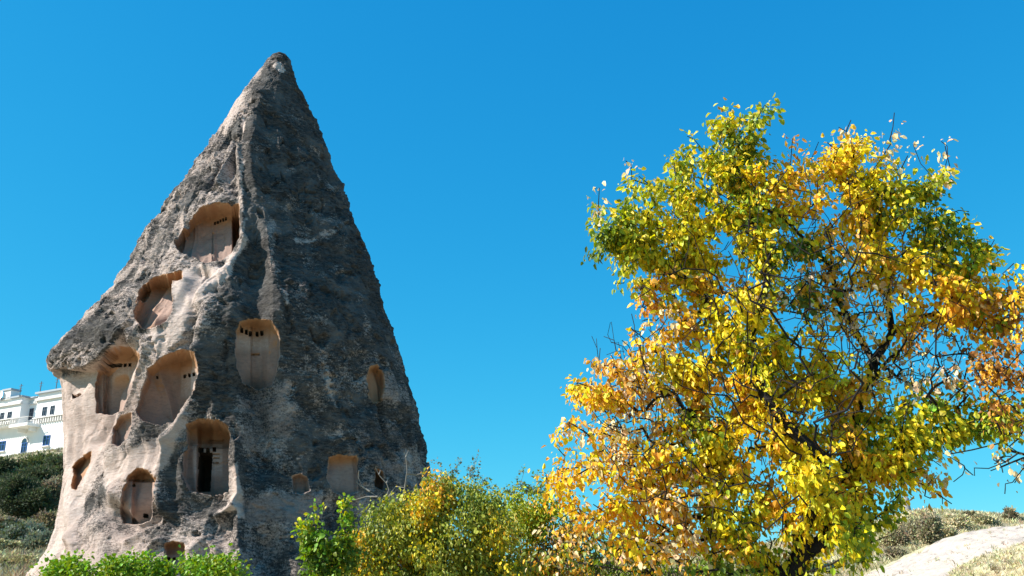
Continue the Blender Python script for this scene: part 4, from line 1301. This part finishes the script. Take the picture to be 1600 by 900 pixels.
rs = np.random.default_rng(31)
LEFTS = [
    ('olive green bush against the foot of the white building wall', 66, 752, 120, 50, 44, 'yqy', 1.6),
    ('dark evergreen bush at the left edge below the white building', 4, 762, 122, 30, 46, 'xxq', 1.6),
    ('green bush with yellowing top under the arched window', 32, 758, 121, 34, 38, 'yyqv', 1.3),
    ('dark bush touching the rock edge below the white building', 92, 762, 118, 34, 50, 'qxq', 1.5),
    ('low dark thicket under the olive green bush', 48, 780, 112, 60, 36, 'xqx', 1.7),
    ('wide dark green juniper on the left slope', 22, 812, 98, 54, 48, 'xxxq', 2.0),
    ('dark juniper in the middle of the left slope', 50, 812, 97, 36, 36, 'xxq', 1.6),
    ('pale olive top of scrub above the dark juniper', 14, 778, 106, 46, 20, 'vys', 1.2),
    ('brown dry scrub beside the pale rock edge', 80, 800, 96, 34, 36, 'rur', 1.5),
    ('brown scrub in a dip by the rock edge', 92, 782, 100, 26, 26, 'ruq', 1.3),
    ('dry brown scrub low beside the rock', 76, 836, 84, 40, 36, 'rruy', 1.5),
    ('dark round shrub at the left edge on the lower slope', 2, 846, 80, 30, 30, 'xqs', 1.4),
    ('pale grey scrub above the dark round shrub', 12, 826, 88, 30, 18, 'rsu', 1.2),
    ('grey green sagebrush on the lower left slope', 36, 852, 78, 46, 34, 'ssy', 1.5),
    ('grey green sagebrush next to the skirt of the rock', 66, 860, 76, 40, 28, 'ssu', 1.4),
    ('low grey tuft at the lower left edge', 10, 866, 72, 36, 22, 'usv', 1.2),
    ('tan grass clump at the bottom left corner', 22, 890, 68, 50, 24, 'vuv', 1.2),
]
for lab, x, y, Y, w, h, c, dn in LEFTS:
    shrub(lab, x, y, Y, w * 1.15, h * (.82 if y < 770 else 1.2 if y < 820 else .8), c, rs, leaf=.0026 * Y, dens=dn * 1.5)
RIGHTS = [
    ('brown dry bush behind the white outcrop on the right hill', 1456, 856, 60, 30, 44, 'rruu', 1.4),
    ('olive dry bush left of the brown bush on the hill', 1432, 848, 62, 34, 34, 'uvu', 1.2),
    ('small twiggy bush on the skyline near the right edge', 1580, 814, 84, 16, 16, 'ru', .5),
    ('pale tussock on the skyline of the right hill', 1444, 812, 82, 30, 14, 'wvw', 1.0),
    ('grey dry bush near the foot of the hill by the tree', 1398, 858, 58, 36, 30, 'uvr', 1.2),
    ('yellowish tussock under the skyline right of the brown bush', 1496, 828, 64, 34, 20, 'wvv', 1.1),
    ('yellowish tussock above the white outcrop near the right edge', 1540, 822, 64, 34, 14, 'vwu', 1.0),
    ('brownish tuft where the skyline dips at the right', 1516, 812, 80, 24, 9, 'ru', .9),
    ('tussock left of the brown bush at mid slope', 1412, 828, 66, 28, 18, 'vwv', 1.0),
    ('low brown tuft at the edge of the outcrop', 1400, 874, 54, 26, 14, 'ru', 1.0),
    ('tan tussock between brown bush and outcrop', 1480, 846, 58, 26, 18, 'vuw', 1.0),
]
for lab, x, y, Y, w, h, c, dn in RIGHTS:
    shrub(lab, x, y, Y, w, h, c, rs, leaf=.0024 * Y, dens=dn * 1.4, name='dry_bush')

# small grey pillar of rock on the skyline beside the tree
def pillar():
    b = at(1418, 806, 84)
    mpp = 84 / FPX
    n = 22; rows = 14; V = []; F = []
    for j in range(rows):
        t = j / (rows - 1); rr = 6.5 * mpp * (1 - .18 * t) * (1 if t < .97 else .5)
        for k in range(n):
            a = 2 * math.pi * k / n
            V.append((rr * math.cos(a), rr * math.sin(a), t * 38 * mpp))
    for j in range(rows - 1):
        for k in range(n):
            F.append((j * n + k, j * n + (k + 1) % n, (j + 1) * n + (k + 1) % n, (j + 1) * n + k))
    V = np.array(V); V[:, :2] *= (1 + .18 * fbm(V * 1.3, 3, 401))[:, None]
    top = len(V); V = np.vstack([V, [0, 0, V[:, 2].max() + .1]])
    F = [tuple(f) for f in F] + [((rows - 1) * n + k, (rows - 1) * n + (k + 1) % n, top, top) for k in range(n)]
    me = bpy.data.meshes.new('rock_pillar')
    me.from_pydata([tuple(v) for v in V], [], [f if f[2] != f[3] else f[:3] for f in F])
    for p in me.polygons: p.use_smooth = True
    me.materials.append(mat_plain("grey_tuff", (.36, .33, .30), .95, .25, 1.5, .4))
    o = link('rock_pillar', me, None, b - [0, 0, .5])
    tag(o, 'short grey rock pillar on the skyline just right of the yellow leaves', 'rock')
pillar()

# ---------------------------------------------------------------- the white building on the plateau
M_WHITE = mat_plain("white_plaster", (0.78, 0.78, 0.77), 0.85, 0.07, 0.35)
M_TRIM = mat_plain("stone_trim", (0.62, 0.60, 0.57), 0.85, 0.1, 2)
M_CAP = mat_plain("roof_edge", (0.34, 0.38, 0.42), 0.7, 0.1, 2)
M_FRAMEB = mat_plain("blue_shutter", (0.03, 0.10, 0.32), 0.5, 0.1, 3)
M_FRAMEG = mat_plain("grey_frame", (0.10, 0.11, 0.13), 0.5, 0.1, 3)
mg, ntg, bg_ = new_mat("window_glass")
bg_.inputs['Base Color'].default_value = (0.02, 0.03, 0.05, 1); bg_.inputs['Roughness'].default_value = 0.08; bg_.inputs['Specular IOR Level'].default_value = 0.6
M_GLASS = mg


def boxes(name, bl, mat, parent, bevel=0.0):
    V = []; F = []
    for (x0, x1, y0, y1, z0, z1) in bl:
        o = len(V)
        V += [(x0, y0, z0), (x1, y0, z0), (x1, y1, z0), (x0, y1, z0), (x0, y0, z1), (x1, y0, z1), (x1, y1, z1), (x0, y1, z1)]
        F += [(o, o + 3, o + 2, o + 1), (o + 4, o + 5, o + 6, o + 7), (o, o + 1, o + 5, o + 4), (o + 1, o + 2, o + 6, o + 5), (o + 2, o + 3, o + 7, o + 6), (o + 3, o, o + 4, o + 7)]
    return link(name, mesh_np(name, V, F, [mat]), parent)


def hotel():
    DH = 160.0
    P0 = at(50, 668, DH)
    w = np.array([0.86, -0.51, 0]); w /= np.linalg.norm(w)
    nn = np.array([w[1], -w[0], 0])            # faces the viewer's left
    if nn[1] > 0: nn = -nn
    root = empty('white_building', P0)
    root.rotation_euler = (0, 0, math.atan2(w[1], w[0]))
    tag(root, 'large white flat roofed hotel building with blue windows on the plateau at the left', 'building')

    def loc(px, py, off=0.0):
        """photo pixel -> (s along wall, z) on the wall plane pushed out by off metres."""
        d = at(px, py, 1.0) - np.array([0, 0, CAMZ]); C = np.array([0, 0, CAMZ])
        q = P0 + nn * off
        t = np.dot(q - C, nn) / np.dot(d, nn)
        r_ = C + d * t - P0
        return float(np.dot(r_, w)), float(r_[2])
    # local axes: x along wall (right), y = into the building, z up.  Outward is -y.
    zb = loc(50, 712)[1]; zt_c = loc(50, 623)[1]
    zt_l = loc(20, 623, 1.5)[1]; zt_r = loc(75, 615, .0)[1]
    xl1 = loc(32, 640, 1.5)[0]; xr0 = loc(60, 640)[0]
    xL = loc(-90, 640)[0]; xR = loc(190, 640)[0]
    W = boxes('wall', [(xL, xl1, -1.5, 0, loc(20, 664, 1.5)[1], zt_l), (xl1 - .0, xr0, 0, 14, zb - 6, zt_c), (xr0, xR, -.35, 14.02, zb - 6.02, zt_r), (xL - .01, xl1, 0, 14.01, zb - 6.01, zt_l - .1)], M_WHITE, root)
    # roof edges
    boxes('cornice', [(xL - .2, xl1 + .25, -1.85, -1.5 + .1, zt_l - 1.15, zt_l - .75)], M_TRIM, root)
    boxes('cornice', [(xl1 + .26, xr0 - .3, -.3, .1, zt_c - 1.0, zt_c - .65)], M_TRIM, root)
    boxes('cornice', [(xr0 - .25, xR, -.75, -.3, zt_r - 1.15, zt_r - .75)], M_TRIM, root)
    boxes('roof_edge', [(xL - .3, xl1 + .3, -1.9, 10, zt_l, zt_l + .28)], M_CAP, root)
    boxes('roof_edge', [(xl1 + .31, xr0 - .31, -.4, 10, zt_c, zt_c + .22)], M_CAP, root)
    boxes('roof_edge', [(xr0 - .3, xR, -.85, 10, zt_r, zt_r + .3)], M_CAP, root)

    def win(x0, y0, x1, y1, off, blue=False, arch=False, label=None):
        a = loc(x0, y1, off); b = loc((x0 + x1) / 2, y0, off); c = loc(x1, (y0 + y1) / 2, off); a2 = loc(x0, (y0 + y1) / 2, off)
        s0, s1 = a2[0], c[0]; z0 = loc((x0 + x1) / 2, y1, off)[1]; z1 = b[1]
        y = -off
        e = empty('window', ((s0 + s1) / 2, y, z0), root)
        hw = (s1 - s0) / 2; H = z1 - z0
        fm = M_FRAMEB if blue else M_FRAMEG
        t = .10
        boxes('frame', [(-hw, -hw + t, -.10, .02, 0, H), (hw - t, hw, -.10, .02, 0, H), (-hw + t, hw - t, -.10, .02, H - t, H), (-hw + t, hw - t, -.10, .02, 0, t), (-.05, .05, -.095, .02, t, H - t),
                        (-hw + t, hw - t, -.09, .018, H * .62, H * .62 + .07)], fm, e)
        boxes('pane', [(-hw + t, -.05, -.03, .0, t, H - t)], M_GLASS, e)
        boxes('pane', [(.05, hw - t, -.03, .0, t, H - t)], M_GLASS, e)
        boxes('sill', [(-hw - .18, hw + .18, -.32, -.0, -.22, -.06)], M_TRIM, e)
        if arch:
            n = 14; V = [(0, -.11, H)]; 
            for k in range(n + 1):
                A = math.pi * k / n; V.append((-hw * math.cos(A), -.11, H + hw * math.sin(A)))
            V2 = [(x, .02, z) for (x, _, z) in V]
            F = [(0, k + 1, k + 2) for k in range(n)] ; o = len(V)
            me = bpy.data.meshes.new('arch_top'); me.from_pydata(V + V2, [], F + [tuple(i + o for i in f) for f in F] + [(k + 1, k + 2, o + k + 2, o + k + 1) for k in range(n)]); me.materials.append(M_GLASS)
            link('arch_pane', me, e)
            Vs = []; Fs = []
            for k in range(n + 1):
                A = math.pi * k / n
                for (rr, yy) in ((hw, -.16), (hw + .22, -.16), (hw + .22, .02), (hw, .02)):
                    Vs.append((-rr * math.cos(A), yy, H + rr * math.sin(A)))
            for k in range(n):
                for q in range(4):
                    Fs.append((k * 4 + q, (k + 1) * 4 + q, (k + 1) * 4 + (q + 1) % 4, k * 4 + (q + 1) % 4))
            link('arch_surround', mesh_np('arch_surround', Vs, Fs, [M_TRIM]), e)
        return e
    for (a, b, c, d) in ((-14, 646, -8, 661), (0.5, 645, 6, 659), (12, 643.5, 18, 657.5)):
        win(a, b, c, d, 1.5)
    for (a, b, c, d) in ((37, 640, 42, 657), (46, 638.5, 52, 656)): win(a, b, c, d, 0)
    for (a, b, c, d) in ((66.5, 636, 73, 650), (79, 634, 85, 648), (101, 630, 107, 645), (113, 629, 119, 643)): win(a, b, c, d, .35)
    for (a, b, c, d) in ((-1, 689.5, 8.5, 704.5), (68, 680.5, 78, 696), (105, 674, 114, 690)): win(a, b, c, d, 0.35 if a > 60 else 0.0, True)
    win(33.5, 692, 42, 708, 0.0, True, True)
    # corbels under the upper storey
    cb = []
    zc = loc(10, 666, 1.5)[1]
    x = xL
    cl = []
    while x < xl1 - .2:
        cl.append((x, x + .28, -1.82, -1.5, zc + .25, zc + 1.0)); x += .62
    for bx in cl: boxes('corbel', [bx], M_TRIM, root)
    boxes('string_course', [(xL - .1, xl1 + .15, -1.95, -1.48, zc + 1.0, zc + 1.18)], M_TRIM, root)
    zc2 = loc(80, 655, .35)[1]
    x = xr0 + .1; cl = []
    while x < xR:
        cl.append((x, x + .28, -.68, -.35, zc2 - .45, zc2 + .35)); x += .62
    for bx in cl: boxes('corbel', [bx], M_TRIM, root)
    boxes('string_course', [(xr0 - .1, xR, -.80, -.33, zc2 + .35, zc2 + .52)], M_TRIM, root)
    # balcony
    b0 = loc(25, 665, 1.4)[0]; b1 = loc(53.5, 662, 1.4)[0]; bz = loc(40, 663.5, 1.4)[1]
    bal = empty('balcony', ((b0 + b1) / 2, 0, bz), root)
    hw = (b1 - b0) / 2
    boxes('slab', [(-hw, hw, -2.6, -.01, -.45, 0)], M_WHITE, bal)
    boxes('bracket', [(-hw * .7, -hw * .7 + .3, -1.6, -.01, -1.1, -.45)], M_WHITE, bal)
    boxes('bracket', [(hw * .7 - .3, hw * .7, -1.6, -.01, -1.1, -.45)], M_WHITE, bal)
    rails = [(-hw, hw, -2.58, -2.50, .95, 1.03), (-hw, -hw + .06, -2.5, -.02, .95, 1.03), (hw - .06, hw, -2.5, -.02, .95, 1.03)]
    x = -hw + .1
    while x < hw:
        rails.append((x, x + .05, -2.56, -2.51, 0, .95)); x += .3
    boxes('railing', rails, M_TRIM, bal)
    # string course at the base
    zs = loc(50, 709.5)[1]
    boxes('base_course', [(xL, xR, -.5, .3, zb - 1.2, zb - .1)], M_TRIM, root)
    # chimney, dish and aerials
    c0 = loc(8.5, 615, 1.5)[0]; c1 = loc(21, 615, 1.5)[0]; cz0 = zt_l - .05; cz1 = loc(15, 611, 1.5)[1]
    boxes('chimney', [(c0 + .15, c1 - .15, -1.9, -.4, cz0, cz1)], M_WHITE, root)
    boxes('chimney_cap', [(c0 - .1, c1 + .1, -2.1, -.2, cz1, cz1 + .28)], M_CAP, root)
    for (ax, ay, az_) in ((33.5, 600, 2.0), (65, 596, 0.0), (90, 590, 0.0)):
        s_, z1_ = loc(ax, ay, az_); zt = zt_l if ax < 40 else zt_r
        boxes('aerial', [(s_ - .05, s_ + .05, -az_ - .05, -az_ + .05, zt, z1_), (s_ - .5, s_ + .5, -az_ - .03, -az_ + .03, z1_ - .35, z1_ - .28), (s_ - .35, s_ + .35, -az_ - .03, -az_ + .03, z1_ - .8, z1_ - .73)], M_FRAMEG, root)
    # satellite dish: shallow bowl on a stub
    s_, z_ = loc(2.5, 617, 2.0); V = []; F = []
    R_ = .75
    for i in range(5):
        rr = R_ * i / 4
        for k in range(16):
            a = 2 * math.pi * k / 16; V.append((rr * math.cos(a), -.25 * (rr / R_) ** 2, rr * math.sin(a)))
    for i in range(4):
        for k in range(16):
            F.append((i * 16 + k, i * 16 + (k + 1) % 16, (i + 1) * 16 + (k + 1) % 16, (i + 1) * 16 + k))
    o = link('satellite_dish', mesh_np('satellite_dish', V, F, [M_WHITE], True), root, (s_, -2.0, z_))
    boxes('dish_stub', [(s_ - .06, s_ + .06, -1.98, -1.9, zt_l, z_)], M_FRAMEG, root)
hotel()
